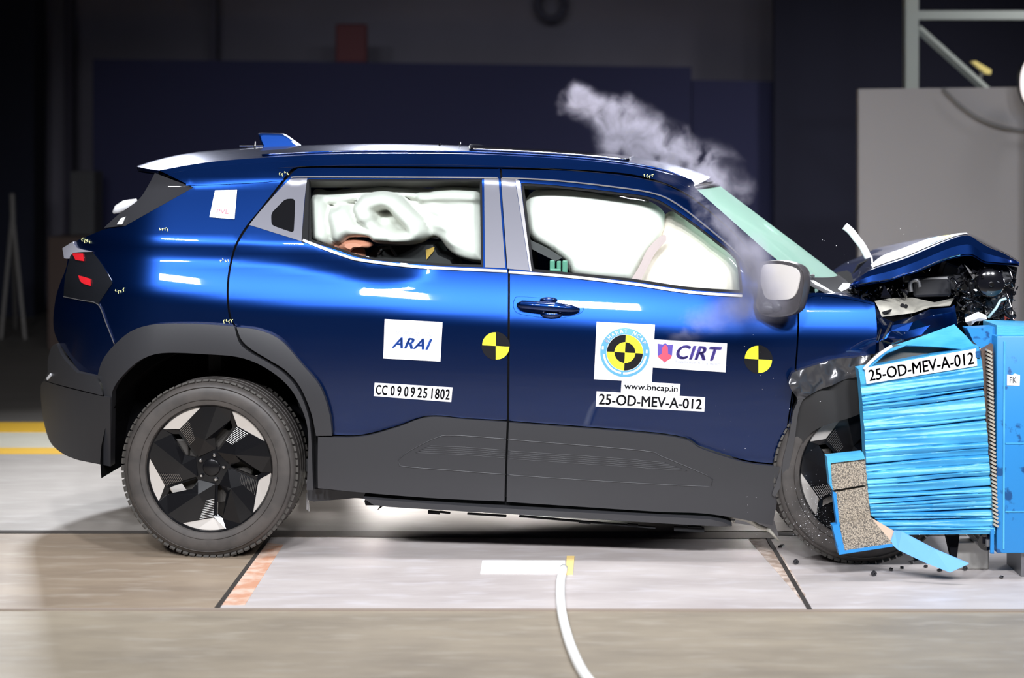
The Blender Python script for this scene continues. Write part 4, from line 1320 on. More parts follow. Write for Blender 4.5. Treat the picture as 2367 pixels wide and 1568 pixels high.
def shards(name, m, n, box, y0, y1, s0, s1, seed):
    r = random.Random(seed)
    b = MB()
    for k in range(n):
        p = L(r.uniform(box[0], box[2]), r.uniform(box[1], box[3]), r.uniform(y0, y1))
        s = r.uniform(s0, s1)
        q_ = [Vector((r.uniform(-1, 1), r.uniform(-1, 1), r.uniform(-1, 1))) * s for _ in range(3)]
        b.add([p] + [p + v for v in q_], [(0, 1, 2), (0, 2, 3), (0, 3, 1), (1, 3, 2)])
    o = b.build(name, m, eb, recalc=False)
    tag(o, kind='stuff')
shards('black_shards', BLACKGLOSS, 190, (2205, 622, 2350, 745), -0.76, -0.55, .005, .024, 3)
shards('black_shards', DG, 120, (2205, 625, 2340, 745), -0.76, -0.5, .006, .03, 5)
shards('bright_shards', CHROME, 60, (2190, 630, 2352, 750), -0.80, -0.66, .002, .008, 9)
shards('bright_shards', CHROME, 24, (1965, 662, 2070, 690), -0.78, -0.66, .002, .010, 13)
shards('black_shards', BLACKGLOSS, 40, (1950, 664, 2110, 700), -0.74, -0.5, .008, .03, 15)
shards('rust_shards', mat('dark red part', (0.18, 0.03, 0.02), 0.4), 14, (2300, 700, 2345, 750), -0.80, -0.66, .004, .012, 17)
b = MB(); b.prism([L(a, c, -0.74) for a, c in ((1938, 669), (1950, 655), (1966, 656), (1962, 666), (1945, 674))], (0, 0.02, 0)); b.build('hinge_arm', STICK, eb)
b = MB(); b.prism([L(a, c, 0.1) for a, c in ((1962, 652), (1985, 612), (2010, 600), (2040, 590), (2048, 605), (1990, 645))], (0, 0.04, 0)); b.build('rear_hood_lip', DARK, eb)

# ---- stickers on the car
def sticker(quad, label, off=0.004, name='sticker'):
    mp = decal_map(quad, off)
    o = put_sheet(name, mp, STICK, car)
    tag(o, label)
    return o, mp
o, mp = sticker([(889, 738), (1023, 745), (1018, 836), (886, 829)], 'white sticker reading ARAI in blue')
put_text('lettering', 'ARAI', (0.14, 0.28, 0.84, 0.56), mp, BLUEINK, o, bold=0.035, shear=0.38, spacing=1.12)
put_text('lettering', 'ए आर ए आई', (0.20, 0.60, 0.86, 0.76), mp, GREYINK, o, shear=0.2)
o, mp = sticker([(866, 885), (1046, 896), (1043, 930), (864, 916)], 'white strip sticker reading CC 090925 1802')
for s, u0_, u1_ in (('CC', .02, .17), ('0', .21, .265), ('9', .295, .35), ('0', .385, .44), ('9', .47, .525), ('25', .555, .685), ('1802', .735, .975)):
    put_text('lettering', s, (u0_, .13, u1_, .86), mp, INK, o, bold=0.03, spacing=1.15)
o, mp = sticker([(1379, 744), (1514, 751), (1507, 884), (1373, 877)], 'white square sticker with blue ringed yellow and black roundel')
def arcp(r0, r1, a0, a1, cx=0.51, cy=0.49, n=24):
    P = [(cx + r1 * math.cos(a * D2R), cy + r1 * math.sin(a * D2R)) for a in np.linspace(a0, a1, n)]
    if r0 > 0: P += [(cx + r0 * math.cos(a * D2R), cy + r0 * math.sin(a * D2R)) for a in np.linspace(a1, a0, n)]
    else: P.append((cx, cy))
    return P
def arcs(r0, r1, a0, a1, k=6, **q_):
    return [arcp(r0, r1, a0 + (a1 - a0) * i / k, a0 + (a1 - a0) * (i + 1) / k, n=6, **q_) for i in range(k)]
put_shape('blue_ring', arcs(0.318, 0.425, 0, 360, 30), mp, LBLUE, o)
put_shape('white_band', arcs(0.345, 0.378, 187, 262, 10) + arcs(0.345, 0.378, 268, 353, 10), mp, STICK, o, 0.0016)
put_shape('yellow_fields', arcs(0.18, 0.31, 0, 90) + arcs(0.18, 0.31, 180, 270) + arcs(0, 0.18, 90, 180) + arcs(0, 0.18, 270, 360), mp, YELLOW, o, 0.0012)
put_shape('black_fields', arcs(0.18, 0.31, 90, 180) + arcs(0.18, 0.31, 270, 360) + arcs(0, 0.18, 0, 90) + arcs(0, 0.18, 180, 270), mp, INK, o, 0.0012)
word = 'BHARAT NCAP'
for k, ch in enumerate(word):
    if ch == ' ': continue
    a = 150 - k * 12.0
    vs, fs = text_mesh(ch, 0.03)
    xm = (min(v[0] for v in vs) + max(v[0] for v in vs)) / 2
    pts_ = []
    for x, y in vs:
        x, y = (x - xm) * 0.082, (y - 0.35) * 0.095
        rr = 0.372 + y
        g = a * D2R
        pts_.append(mp(0.51 + rr * math.cos(g) + x * math.sin(g), 0.49 + rr * math.sin(g) - x * math.cos(g), 0.0018))
    mobj('lettering', pts_, fs, STICK, o, False)
put_shape('white_squares', [[(0.112, 0.525), (0.142, 0.525), (0.142, 0.585), (0.112, 0.585)], [(0.868, 0.50), (0.898, 0.50), (0.898, 0.56), (0.868, 0.56)]], mp, STICK, o, 0.0016)
o, mp = sticker([(1512, 785), (1681, 794), (1677, 861), (1509, 850)], 'white sticker reading CIRT in purple with a shield')
put_shape('shield', [[(0.05, .86), (0.12, .84), (0.155, .89), (0.19, .84), (0.26, .86), (0.255, .45), (0.16, .20), (0.06, .42)]], mp, PURPLE, o)
put_shape('shield_figure', [[(0.06, .42), (0.11, .5), (0.12, .74), (0.155, .84), (0.19, .76), (0.20, .52), (0.255, .46), (0.24, .36), (0.16, .22), (0.075, .36)]], mp, RED, o, 0.0014)
put_text('lettering', 'CIRT', (0.31, .36, .93, .86), mp, PURPLE, o, bold=0.035, shear=0.28, spacing=1.08)
put_text('lettering', 'Excellence in Transport', (0.31, .20, .93, .32), mp, GREYINK, o)
o, mp = sticker([(1437, 880), (1573, 888), (1571, 916), (1435, 908)], 'small white strip sticker reading www.bncap.in', off=0.005)
put_text('lettering', 'www.bncap.in', (0.05, .16, .96, .84), mp, INK, o, bold=0.018)
o, mp = sticker([(1379, 905), (1630, 919), (1628, 952), (1377, 940)], 'long white strip sticker reading 25-OD-MEV-A-012')
put_text('lettering', '25-OD-MEV-A-012', (0.025, .14, .975, .86), mp, INK, o, bold=0.022)
o, mp = sticker([(497, 440), (548, 439), (542, 507), (484, 502)], 'small white note sticker on the rear pillar', off=0.005)
put_text('lettering', 'PVL', (0.25, .16, .74, .32), mp, RED, o)
for (cxp, cyp, lab) in ((1146, 800, 'yellow and black quartered marker on the rear door'), (1753, 831, 'yellow and black quartered marker near the front wheel')):
    mp = decal_map([(cxp - 36, cyp - 38), (cxp + 36, cyp - 34), (cxp + 36, cyp + 38), (cxp - 36, cyp + 34)], 0.003)
    d = put_shape('target_marker', arcs(0, 0.46, 0, 90, cx=.5, cy=.5) + arcs(0, .46, 180, 270, cx=.5, cy=.5), mp, INK, car, 0)
    tag(d, lab)
    put_shape('yellow_quarters', arcs(0, 0.435, 90, 180, cx=.5, cy=.5) + arcs(0, .435, 270, 360, cx=.5, cy=.5), mp, YELLOW, d, 0.0008)
# tiny handwritten survey marks
MARK = mat('pale yellow mark', (0.75, 0.78, 0.35), 0.6)
for (a, c) in ((378, 532), (518, 600), (526, 741), (276, 672), (198, 557), (655, 401), (1498, 407)):
    b = MB()
    r = random.Random(a)
    for k in range(4):
        u = a - 10 + 6 * k; v = c + r.uniform(-3, 3)
        b.tube([onS(u, v, 0.004), onS(u + r.uniform(2, 5), v + r.uniform(-5, 5), 0.004)], 0.0016, 5)
        b.tube([onS(u + 1, v - 2, 0.004), onS(u + 2, v + 4, 0.004)], 0.0013, 5)
    b.build('survey_mark', MARK, car)

# ================================================================== barrier
BY = -1.14
face_back = 0.07
bar = tag(empty('deformable_barrier', W(2150, 1235, BY)), 'light blue crushed barrier face with creased layers, in front of the front wheel', 'barrier')
bar.location = (0, 0, 0)
TLp, TRp, BRp, BLp = (1984, 853), (2262, 800), (2301, 1236), (2018, 1222)
leftedge = [(0, 1984, 853), (.1, 1990, 890), (.4, 1999, 1010), (.62, 2003, 1100), (.8, 2009, 1165), (.88, 2014, 1192), (.93, 2033, 1208), (1.0, 2072, 1236)]
rightedge = [(0, 2262, 800), (.08, 2270, 838), (.3, 2277, 940), (.5, 2284, 1030), (.8, 2292, 1150), (1.0, 2301, 1236)]
def edgept(E_, v):
    return (np.interp(v, [e[0] for e in E_], [e[1] for e in E_]), np.interp(v, [e[0] for e in E_], [e[2] for e in E_]))
def qpx(u, v):                                       # v 0 = top
    a, c = edgept(leftedge, v), edgept(rightedge, v)
    return (a[0] * (1 - u) + c[0] * u, a[1] * (1 - u) + c[1] * u)
r = random.Random(21)
grooves = []
v = 0.115
while v < 0.99:
    grooves.append((v, r.uniform(0.25, 1.0), r.uniform(0.0025, 0.0065), r.uniform(0, 6), r.uniform(1.5, 4), r.uniform(-.004, .004)))
    v += r.uniform(0.018, 0.062) * (0.75 if v > .75 else 1)
NV, NU = 300, 36
rows = []
for i in range(NV + 1):
    v = i / NV
    row = []
    for j in range(NU + 1):
        u = j / NU
        px, py = qpx(u, v)
        d = 0.004 * math.sin(v * 40 + u * 2) + 0.003 * math.sin(v * 95 - u * 3)
        for (gv, st, wd, ph, fr, sl_) in grooves:
            q_ = (v - gv - sl_ * (u - .5) - 0.0025 * math.sin(fr * u * 2 + ph))
            if abs(q_) < 0.05:
                k_ = st * (0.35 + 0.65 * max(0, math.sin(ph + fr * u))) 
                d -= 0.034 * k_ * math.exp(-(q_ / wd) ** 2)
                if q_ > 0: d += 0.010 * st * math.exp(-q_ / 0.014)
        if v < 0.1: d = 0.0
        row.append(W(px, py, BY) + Vector((0, -d, 0)))
    rows.append(row)
b = MB(); b.grid(rows)
b.grid([[Vector((p.x, BY + face_back, p.z)) for p in (r_[0], r_[-1])] for r_ in rows[::10]], flip=True)
for side in (0, -1):
    b.grid([[r_[side], Vector((r_[side].x, BY + face_back, r_[side].z))] for r_ in rows[::3]])
b.grid([rows[0], [Vector((p.x, BY + face_back, p.z)) for p in rows[0]]]); b.grid([rows[-1], [Vector((p.x, BY + face_back, p.z)) for p in rows[-1]]])
b.build('creased_skin', BARR, bar, auto=70, recalc=False)
# label strip
def lab(u, v, e=0.0):                                # u right, v up
    a0, a1 = (1998, 851), (2256, 806); c0, c1 = (2003, 888), (2259, 846)
    x = (a0[0] * (1 - u) + a1[0] * u) * v + (c0[0] * (1 - u) + c1[0] * u) * (1 - v)
    y = (a0[1] * (1 - u) + a1[1] * u) * v + (c0[1] * (1 - u) + c1[1] * u) * (1 - v)
    return W(x, y, BY - 0.006 - e)
o = put_sheet('label_strip', lab, STICK, bar)
tag(o, 'white strip reading 25-OD-MEV-A-012')
put_text('lettering', '25-OD-MEV-A-012', (0.03, .13, .975, .84), lab, INK, bar, bold=0.018)
# peeled top sheet
fl = [[(1999, 853, 0.0), (2030, 826, 0.03), (2065, 799, 0.07), (2130, 778, 0.12), (2206, 750, 0.16)],
      [(2003, 851, 0.0), (2040, 822, 0.01), (2080, 802, 0.03), (2150, 788, 0.06), (2232, 776, 0.08)],
      [(2014, 848, 0.0), (2048, 818, -.01), (2095, 799, 0.0), (2170, 802, 0.0), (2264, 812, 0.0)]]
b = MB()
P = [[W(a, c, BY + y) for a, c, y in r_] for r_ in fl]
b.grid(P); b.grid([[p + Vector((0, .003, -.003)) for p in r_] for r_ in P], flip=True)
b.build('peeled_sheet', BARR, bar, smooth=True, recalc=False)
b = MB()
P = [W(a, c, BY + 0.05) for a, c in ((2004, 850), (2030, 822), (2066, 800), (2120, 796), (2232, 806), (2256, 812), (2256, 822), (2010, 862))]
b.prism(P, (0, 0.05, 0)); b.build('gap_shade_fill', mat('gap shade grey', (0.07, 0.068, 0.06), 0.7), bar)  # dark solid stands in for shade in the gap under the peel
b = MB(); b.prism([W(a, c, BY - 0.010) for a, c in ((2255, 813), (2266, 811), (2267, 828), (2256, 826))], (0, 0.004, 0)); b.build('tape_piece', BARR2, bar)
b = MB(); b.tube([W(a, c, BY - 0.008) for a, c in catmull([(1997, 854), (2012, 838), (2035, 818), (2062, 800)], closed=False, step=6)], 0.006, 8); b.build('peeled_edge', STICK, bar, smooth=True)
# honeycomb core, three broken blocks
m = bpy.data.materials.new('honeycomb core'); m.use_nodes = True
nt = m.node_tree; p_ = nt.nodes['Principled BSDF']
vo = nt.nodes.new('ShaderNodeTexVoronoi'); vo.inputs['Scale'].default_value = 210
tc = nt.nodes.new('ShaderNodeTexCoord'); nt.links.new(tc.outputs['Object'], vo.inputs['Vector'])
rp = nt.nodes.new('ShaderNodeMapRange'); rp.inputs[1].default_value = 0.15; rp.inputs[2].default_value = 0.75
mx = nt.nodes.new('ShaderNodeMix'); mx.data_type = 'RGBA'
mx.inputs[6].default_value = (0.50, 0.42, 0.32, 1); mx.inputs[7].default_value = (0.10, 0.085, 0.07, 1)
nt.links.new(vo.outputs['Distance'], rp.inputs[0]); nt.links.new(rp.outputs[0], mx.inputs[0]); nt.links.new(mx.outputs[2], p_.inputs['Base Color'])
bu = nt.nodes.new('ShaderNodeBump'); bu.inputs['Strength'].default_value = 0.6; bu.inputs['Distance'].default_value = 0.004; bu.invert = True
nt.links.new(vo.outputs['Distance'], bu.inputs['Height']); nt.links.new(bu.outputs[0], p_.inputs['Normal'])
p_.inputs['Roughness'].default_value = 0.6
HONEY = m
hb = [([(1919, 1069), (2001, 1059), (2004, 1120), (1924, 1134)], -0.03), ([(1929, 1138), (2005, 1124), (2013, 1196), (1939, 1210)], -0.015), ([(1942, 1211), (2014, 1197), (2064, 1258), (1950, 1275)], -0.035)]
for q_, dy in hb:
    b = MB()
    r_ = random.Random(int(q_[0][0]))
    P = []
    for i in range(4):
        a, c = q_[i], q_[(i + 1) % 4]
        for k in range(8):
            t = k / 8
            P.append(W(a[0] * (1 - t) + c[0] * t + r_.uniform(-1.2, 1.2), a[1] * (1 - t) + c[1] * t + r_.uniform(-1.2, 1.2), BY + dy))
    b.prism(P, (0, 0.045, 0))
    b.build('honeycomb_block', HONEY, bar)
def slab(name, pts, y, m, th=0.012, par=None):
    b = MB(); b.prism([W(a, c, BY + y) for a, c in pts], (0, th, 0)); return b.build(name, m, par or bar)
slab('blue_edge', [(1911, 1056), (1995, 1047), (2000, 1062), (1920, 1071), (1923, 1120), (1926, 1136), (1918, 1122)], -0.040, BARR, 0.05)
slab('blue_edge', [(1925, 1137), (1933, 1140), (1940, 1208), (1944, 1216), (1935, 1214)], -0.025, BARR2, 0.04)
slab('blue_edge', [(1924, 1216), (1940, 1214), (1953, 1274), (2062, 1258), (2064, 1264), (1940, 1283)], -0.042, BARR2, 0.05)
slab('torn_patch', [(2014, 1198), (2032, 1208), (2073, 1232), (2058, 1258), (2052, 1252)], -0.02, mat('tan patch', (0.60, 0.45, 0.34), 0.6), 0.01)
b = MB()
P1 = [W(2068, 1228, BY - .03), W(2084, 1230, BY - .05), W(2160, 1270, BY - .07), W(2240, 1304, BY - .09)]
P2 = [W(2058, 1256, BY - .03), W(2076, 1272, BY - .05), W(2140, 1302, BY - .07), W(2196, 1324, BY - .09)]
b.grid([P1, P2]); b.grid([[p + Vector((0, .004, .002)) for p in P1], [p + Vector((0, .004, .002)) for p in P2]], flip=True)
b.build('hanging_strip', mat('pale blue strip', (0.16, 0.42, 0.85), 0.4), bar, recalc=False)
# toothed bright edge between skin and block
b = MB()
n = 46
P = []
for k in range(n):
    t = k / n
    x = 2279 + 22 * t; y = 812 + (1222 - 812) * t
    x2 = 2290 + 8 * t
    b.box(W((x + x2) / 2 + 1, y, BY - 0.004), (0.020, 0.03, 0.0075), Matrix.Rotation(0.5, 3, 'Y'))
b.build('toothed_edge', mat('bare aluminium', (0.62, 0.57, 0.48), 0.35, 0.5), bar)
slab('edge_core', [(2268, 812), (2296, 796), (2300, 1236), (2300, 1236), (2290, 1180), (2284, 1040)], 0.012, mat('rusty core', (0.09, 0.055, 0.04), 0.7), 0.04)

# ---- barrier block
blk = tag(empty('barrier_block', (0, 0, 0)), 'solid blue steel mounting block at the right edge behind the crushed face', 'block')
b = MB()
p0, p1 = W(2304, 777, BY), W(2298, 1280, BY)
xr = W(2620, 777, BY).x
b.box(((p0.x + xr) / 2, BY + 0.13, (p0.z + p1.z) / 2), (xr - p0.x, 0.26, p0.z - p1.z), bev=0.006)
b.build('block_body', BARR2, blk, auto=30)
def face_strip(pts, th=0.006):
    b = MB(); b.prism([W(a, c, BY - th) for a, c in pts], (0, th + 0.002, 0)); return b
face_strip([(2290, 1215), (2298, 1215), (2298, 1281), (2289, 1280)]).build('lower_flange', BARR2, blk)
b = MB()
for pts in (((2320, 790), (2324, 790), (2322, 1270), (2318, 1270)), ((2324, 1024), (2367, 1024), (2420, 1024), (2420, 1027), (2324, 1027)), ((2324, 1182), (2420, 1182), (2420, 1185), (2324, 1185))):
    b.prism([W(a, c, BY - .004) for a, c in pts], (0, .006, 0))
b.build('seam_ridge', BARR, blk)
b = MB(); b.prism([W(a, c, BY - .003) for a, c in ((2328, 866), (2340, 868), (2346, 864), (2358, 868), (2357, 892), (2328, 891))], (0, .004, 0)); b.build('paper_label', STICK, blk)
put_text('lettering', 'FK', (0, 0, 1, 1), lambda u, v, e: W(2334 + 16 * u, 886 - 14 * v, BY - .0045), INK, blk)
b = MB(); b.prism([W(a, c, BY + 0.04) for a, c in ((2304, 752), (2500, 757), (2500, 778), (2304, 778))], (0, .2, 0)); b.build('upper_plate', BARR, blk)
b = MB(); b.prism([W(a, c, BY + 0.07) for a, c in ((2236, 760), (2304, 756), (2303, 800), (2270, 808), (2250, 790))], (0, .08, 0)); b.build('corner_plate', BARR2, blk)
b = MB()
c = W(2280, 1254, BY + .02); b.cyl(c, c + Vector((0, .2, 0)), 0.032, 20); b.build('bolt_hole', BLACKGLOSS, blk)
b = MB(); c = W(2283, 1256, BY - .004); b.cyl(c + Vector((0, 0, -.012)), c + Vector((0, 0, .014)), 0.008, 10); b.build('block_bolt', STEEL, blk)
b = MB()
g0, g1 = W(2300, 1281, BY + .2), G(2340, 1330)
b.box((p0.x + 0.35, BY + 0.13, p1.z / 2), (0.5, 0.2, p1.z)); b.build('block_plinth', STEEL, blk)
foot = tag(empty('support_stand', (0, 0, 0)), 'grey support foot on the floor under the crushed barrier face', 'support')
b = MB()
x0 = W(2200, 1240, BY + .16).x; x1 = W(2270, 1240, BY + .25).x
zt_ = W(2140, 1240, BY + .25).z
b.box(((x0 + x1) / 2, BY + .17, zt_ / 2 + .004), (x1 - x0, .06, zt_), bev=.006); b.build('foot_plate', mat('pale grey steel', (0.34, 0.33, 0.31), .4, .5), foot)
b = MB(); b.prism([W(a, c, BY + .10) for a, c in ((2188, 1238), (2218, 1238), (2212, 1290), (2200, 1290))], (0, .04, 0)); b.build('foot_gusset', DARK, foot)

# ================================================================== floor
def plane(name, x0, x1, y0, y1, z, m, kind='structure'):
    b = MB(); b.add([(x0, y0, z), (x1, y0, z), (x1, y1, z), (x0, y1, z)], [(0, 1, 2, 3)])
    o = b.build(name, m, recalc=False); o['kind'] = kind; return o
def floor_mat(name, c1, c2, c3, rough=0.55, sc=1.0):
    m = bpy.data.materials.new(name); m.use_nodes = True
    nt = m.node_tree; p_ = nt.nodes['Principled BSDF']
    tc = nt.nodes.new('ShaderNodeTexCoord')
    mp = nt.nodes.new('ShaderNodeMapping'); mp.inputs['Scale'].default_value = (0.55 * sc, 1.9 * sc, 1)
    nt.links.new(tc.outputs['Object'], mp.inputs[0])
    n1 = nt.nodes.new('ShaderNodeTexNoise'); n1.inputs['Scale'].default_value = 2.6; n1.inputs['Detail'].default_value = 7; n1.inputs['Roughness'].default_value = 0.62
    n2 = nt.nodes.new('ShaderNodeTexNoise'); n2.inputs['Scale'].default_value = 9; n2.inputs['Detail'].default_value = 5
    nt.links.new(mp.outputs[0], n1.inputs['Vector']); nt.links.new(mp.outputs[0], n2.inputs['Vector'])
    r1 = nt.nodes.new('ShaderNodeMapRange'); r1.inputs[1].default_value = .35; r1.inputs[2].default_value = .65
    r2 = nt.nodes.new('ShaderNodeMapRange'); r2.inputs[1].default_value = .52; r2.inputs[2].default_value = .75; r2.inputs[4].default_value = 0.7
    m1 = nt.nodes.new('ShaderNodeMix'); m1.data_type = 'RGBA'; m1.inputs[6].default_value = (*c1, 1); m1.inputs[7].default_value = (*c2, 1)
    m2 = nt.nodes.new('ShaderNodeMix'); m2.data_type = 'RGBA'; m2.inputs[7].default_value = (*c3, 1)
    nt.links.new(n1.outputs[0], r1.inputs[0]); nt.links.new(n2.outputs[0], r2.inputs[0])
    nt.links.new(r1.outputs[0], m1.inputs[0]); nt.links.new(r2.outputs[0], m2.inputs[0])
    nt.links.new(m1.outputs[2], m2.inputs[6]); nt.links.new(m2.outputs[2], p_.inputs['Base Color'])
    p_.inputs['Roughness'].default_value = rough
    b_ = nt.nodes.new('ShaderNodeBump'); b_.inputs['Strength'].default_value = .15; b_.inputs['Distance'].default_value = .004
    nt.links.new(n2.outputs[0], b_.inputs['Height']); nt.links.new(b_.outputs[0], p_.inputs['Normal'])
    return m
FL = floor_mat('concrete floor', (0.31, 0.262, 0.195), (0.22, 0.185, 0.14), (0.35, 0.31, 0.25))
FLB = floor_mat('grey concrete', (0.31, 0.285, 0.26), (0.25, 0.228, 0.205), (0.36, 0.34, 0.32))
FLD = floor_mat('unlit hall floor', (0.11, 0.10, 0.09), (0.09, 0.082, 0.07), (0.13, 0.12, 0.10))  # darker colour stands in for unlit floor beyond the light pool
FTAN = floor_mat('worn tan plate', (0.30, 0.235, 0.17), (0.22, 0.17, 0.125), (0.36, 0.31, 0.25), .5)
FPL = floor_mat('pale lit steel plate', (0.50, 0.455, 0.435), (0.40, 0.355, 0.34), (0.56, 0.53, 0.54), .45)  # the plate's own pale paint, lightened further to carry its lit look
plane('floor', -14, 14, -16, 2.50, 0.0, FL)
plane('floor', -14, 14, 2.50, 13, 0.0, FLD)
yn, yf = G(1000, 1410).y, G(1000, 1232).y
yb = G(1000, 1046).y
plane('floor', -14, 14, yf + 0.02, yb, 0.002, FLB)
def gp(px, py, z=0.004): 
    v = G(px, py); return Vector((v.x, v.y, z))
def floor_poly(name, pts, z, m, kind='structure'):
    b = MB(); P = [gp(a, c, z) for a, c in pts]
    b.prism(P, (0, 0, -z)); o = b.build(name, m)
    if kind: o['kind'] = kind
    return o
floor_poly('trim_1', [(-400, 1409), (497, 1409), (623, 1236), (-240, 1236)], 0.0035, FTAN)
floor_poly('trim_2', [(505, 1409), (1868, 1412), (1764, 1238), (630, 1236)], 0.004, FPL)
floor_poly('trim_3', [(1876, 1412), (3000, 1412), (2800, 1238), (1772, 1238)], 0.004, FPL)
RUST = mat('rust orange strip', (0.52, 0.26, 0.16), .7, noise=(14, (0.60, 0.45, 0.36), .4, .6))
floor_poly('trim_4', [(512, 1402), (566, 1402), (655, 1262), (618, 1258)], 0.0048, RUST)
GRV = mat('seam dark', (0.03, 0.024, 0.02), .8)
floor_poly('trim_5', [(495, 1409), (508, 1409), (640, 1226), (632, 1226)], 0.0055, GRV)
floor_poly('trim_6', [(1866, 1413), (1878, 1413), (1773, 1236), (1764, 1236)], 0.0055, GRV)
floor_poly('trim_7', [(-400, 1228), (3000, 1238), (3000, 1244), (-400, 1234)], 0.0055, GRV)
floor_poly('trim_8', [(540, 1230), (1790, 1234), (1790, 1248), (560, 1244)], 0.006, mat('rail shade brown', (0.06, 0.04, 0.03), .6))  # rail groove with the shadow under the car painted into its colour
floor_poly('trim_9', [(-400, 1408), (3000, 1412), (3000, 1417), (-400, 1412)], 0.005, mat('plate lip', (0.26, 0.21, 0.17), .7))
DIRT = mat('brown dirt', (0.30, 0.22, 0.17), .8, noise=(20, (0.55, 0.46, 0.40), .4, .6))
floor_poly('trim_10', [(1730, 1250), (1762, 1240), (1810, 1290), (1862, 1380), (1856, 1396), (1800, 1330)], 0.0046, DIRT)
YEL = mat('yellow floor paint', (0.72, 0.42, 0.015), .5)
def stripe(y0, y1, z, m, nm):
    a, c = G(1000, y0).y, G(1000, y1).y
    b = MB(); b.box((0, (a + c) / 2, z / 2), (28, abs(a - c), z)); o = b.build(nm, m); o['kind'] = 'structure'
stripe(981, 1001, 0.012, YEL, 'trim_11')
stripe(1037, 1051, 0.004, YEL, 'trim_12')
FLP = floor_mat('pale walkway', (0.56, 0.54, 0.44), (0.50, 0.47, 0.38), (0.6, 0.58, 0.5))
stripe(1001, 1037, 0.003, FLP, 'trim_13')

# cable and tape on the plates
b = MB()
pts = [gp(a, c, 0.012) for a, c in catmull([(1303, 1322), (1296, 1350), (1296, 1400), (1304, 1450), (1322, 1510), (1350, 1568), (1385, 1610)], closed=False, step=12)]
b.tube(pts, 0.017, 10)
tag(b.build('cable', mat('white cable', (0.85, 0.85, 0.82), .5), smooth=True), 'thick white cable running over the floor towards the camera', 'cable')
o = floor_poly('floor_tape', [(1115, 1300), (1306, 1300), (1306, 1330), (1110, 1330)], 0.007, mat('white tape', (0.9, 0.9, 0.9), .4), None)
tag(o, 'broad strip of white tape on the floor plate left of the cable', 'tape')
o = floor_poly('floor_tape', [(1310, 1290), (1328, 1290), (1324, 1332), (1308, 1332)], 0.008, mat('yellow tape', (0.85, 0.62, 0.25), .5), None)
tag(o, 'short piece of yellow tape at the top end of the white cable', 'tape')

# debris on the plates
def washer(px, py, ro, ri, lab_):
    b = MB(); c = gp(px, py, 0.006 + ro * .0)
    b.lathe([(ri, -.004), (ro, -.004), (ro, .004), (ri, .004), (ri, -.004)], 20)
    o = b.build('washer', mat('dark steel', (0.05, 0.05, 0.055), .4, .5), auto=40)
    o.location = (c.x, c.y, 0.004 + ro); o.rotation_euler = (0.25, 0, 0.4)
    return tag(o, lab_, 'washer', 'loose washers thrown from the crash')
washer(1840, 1308, .0105, .004, 'dark washer by the lower left of the front tyre')
washer(2020, 1335, .0105, .004, 'dark washer on the pale plate below the front tyre')
washer(2231, 1322, .009, .006, 'broken washer below the hanging blue strip')
r = random.Random(31)
bits = [(2108, 1306), (2140, 1315), (2172, 1324), (2060, 1322), (2085, 1318), (2315, 1340), (2362, 1317), (1806, 1268), (2210, 1318), (2120, 1296)]
labs = ['dark bit of debris just right of the front tyre', 'dark bit of debris left of the hanging blue strip', 'dark crumb of debris near the tip of the hanging blue strip', 'dark crumb against the bottom of the front tyre', 'dark sliver beside the front tyre tread', 'lone dark crumb on the floor below the blue block', 'dark wedge of debris at the right edge of the floor', 'dark crumb left of the front tyre', 'dark crumb under the tip of the hanging blue strip', 'dark sliver above the tyre tread marks']
for (a, c), lb in zip(bits, labs):
    b = MB(); p = gp(a, c, 0.009)
    b.box(p, (r.uniform(.012, .032), r.uniform(.01, .02), .008), Matrix.Rotation(r.uniform(0, 3), 3, 'Z') @ Matrix.Rotation(r.uniform(-.2, .2), 3, 'X'), bev=.002)
    tag(b.build('debris_piece', BLACKGLOSS), lb, 'debris', 'small dark pieces thrown on the floor')
# glass dust in the air round the front wheel
b = MB(); r = random.Random(77)
for k in range(520):
    if k < 380:
        a, c, y = r.gauss(1880, 34), r.gauss(1190, 40), r.uniform(-1.16, -1.04)
    else:
        a, c, y = r.uniform(1600, 2300), r.uniform(520, 1400), r.uniform(-1.3, -1.0)
    if c > 1290: continue
    p = W(a, c, y); s = r.uniform(.0008, .0026)
    q_ = [Vector((r.uniform(-1, 1), r.uniform(-1, 1), r.uniform(-1, 1))) * s for _ in range(3)]
    b.add([p] + [p + v for v in q_], [(0, 1, 2), (0, 2, 3), (0, 3, 1), (1, 3, 2)])
tag(b.build('glass_dust', mat('glass crumbs', (0.8, 0.8, 0.82), .3), recalc=False), 'bright crumbs flying in front of the front wheel', 'debris', kind='stuff')

# ================================================================== hall
def struct(name, m, c, d):
    b = MB(); b.box(c, d); o = b.build(name, m); o['kind'] = 'structure'; return o
WALLM = mat('hall wall', (0.20, 0.19, 0.24), .8, noise=(0.6, (0.16, 0.15, 0.19), .35, .65))
DWALL = mat('dark hall wall', (0.03, 0.03, 0.035), .8)
struct('wall_back', WALLM, (0, 10.1, 4.0), (28, 0.2, 8.0))
struct('wall_left', DWALL, (-14.1, -1.5, 4.0), (0.2, 29, 8.0))
struct('wall_right', DWALL, (14.1, -1.5, 4.0), (0.2, 29, 8.0))
struct('wall_front', DWALL, (0, -16.1, 4.0), (28, 0.2, 8.0))
struct('ceiling', DWALL, (0, -3, 8.1), (28.4, 26.6, 0.2))
NAVY = mat('navy screen cloth', (0.022, 0.024, 0.075), .85)
def screen(name, pts, Y, m, label, cat, th=0.12, kind=None):
    P = [W(a, c, Y) for a, c in pts]
    for i in range(len(P)):
        if pts[i][1] > 700: P[i].z = 0.0
    b = MB(); b.prism(P, (0, th, 0)); o = b.build(name, m); return tag(o, label, cat, kind=kind)
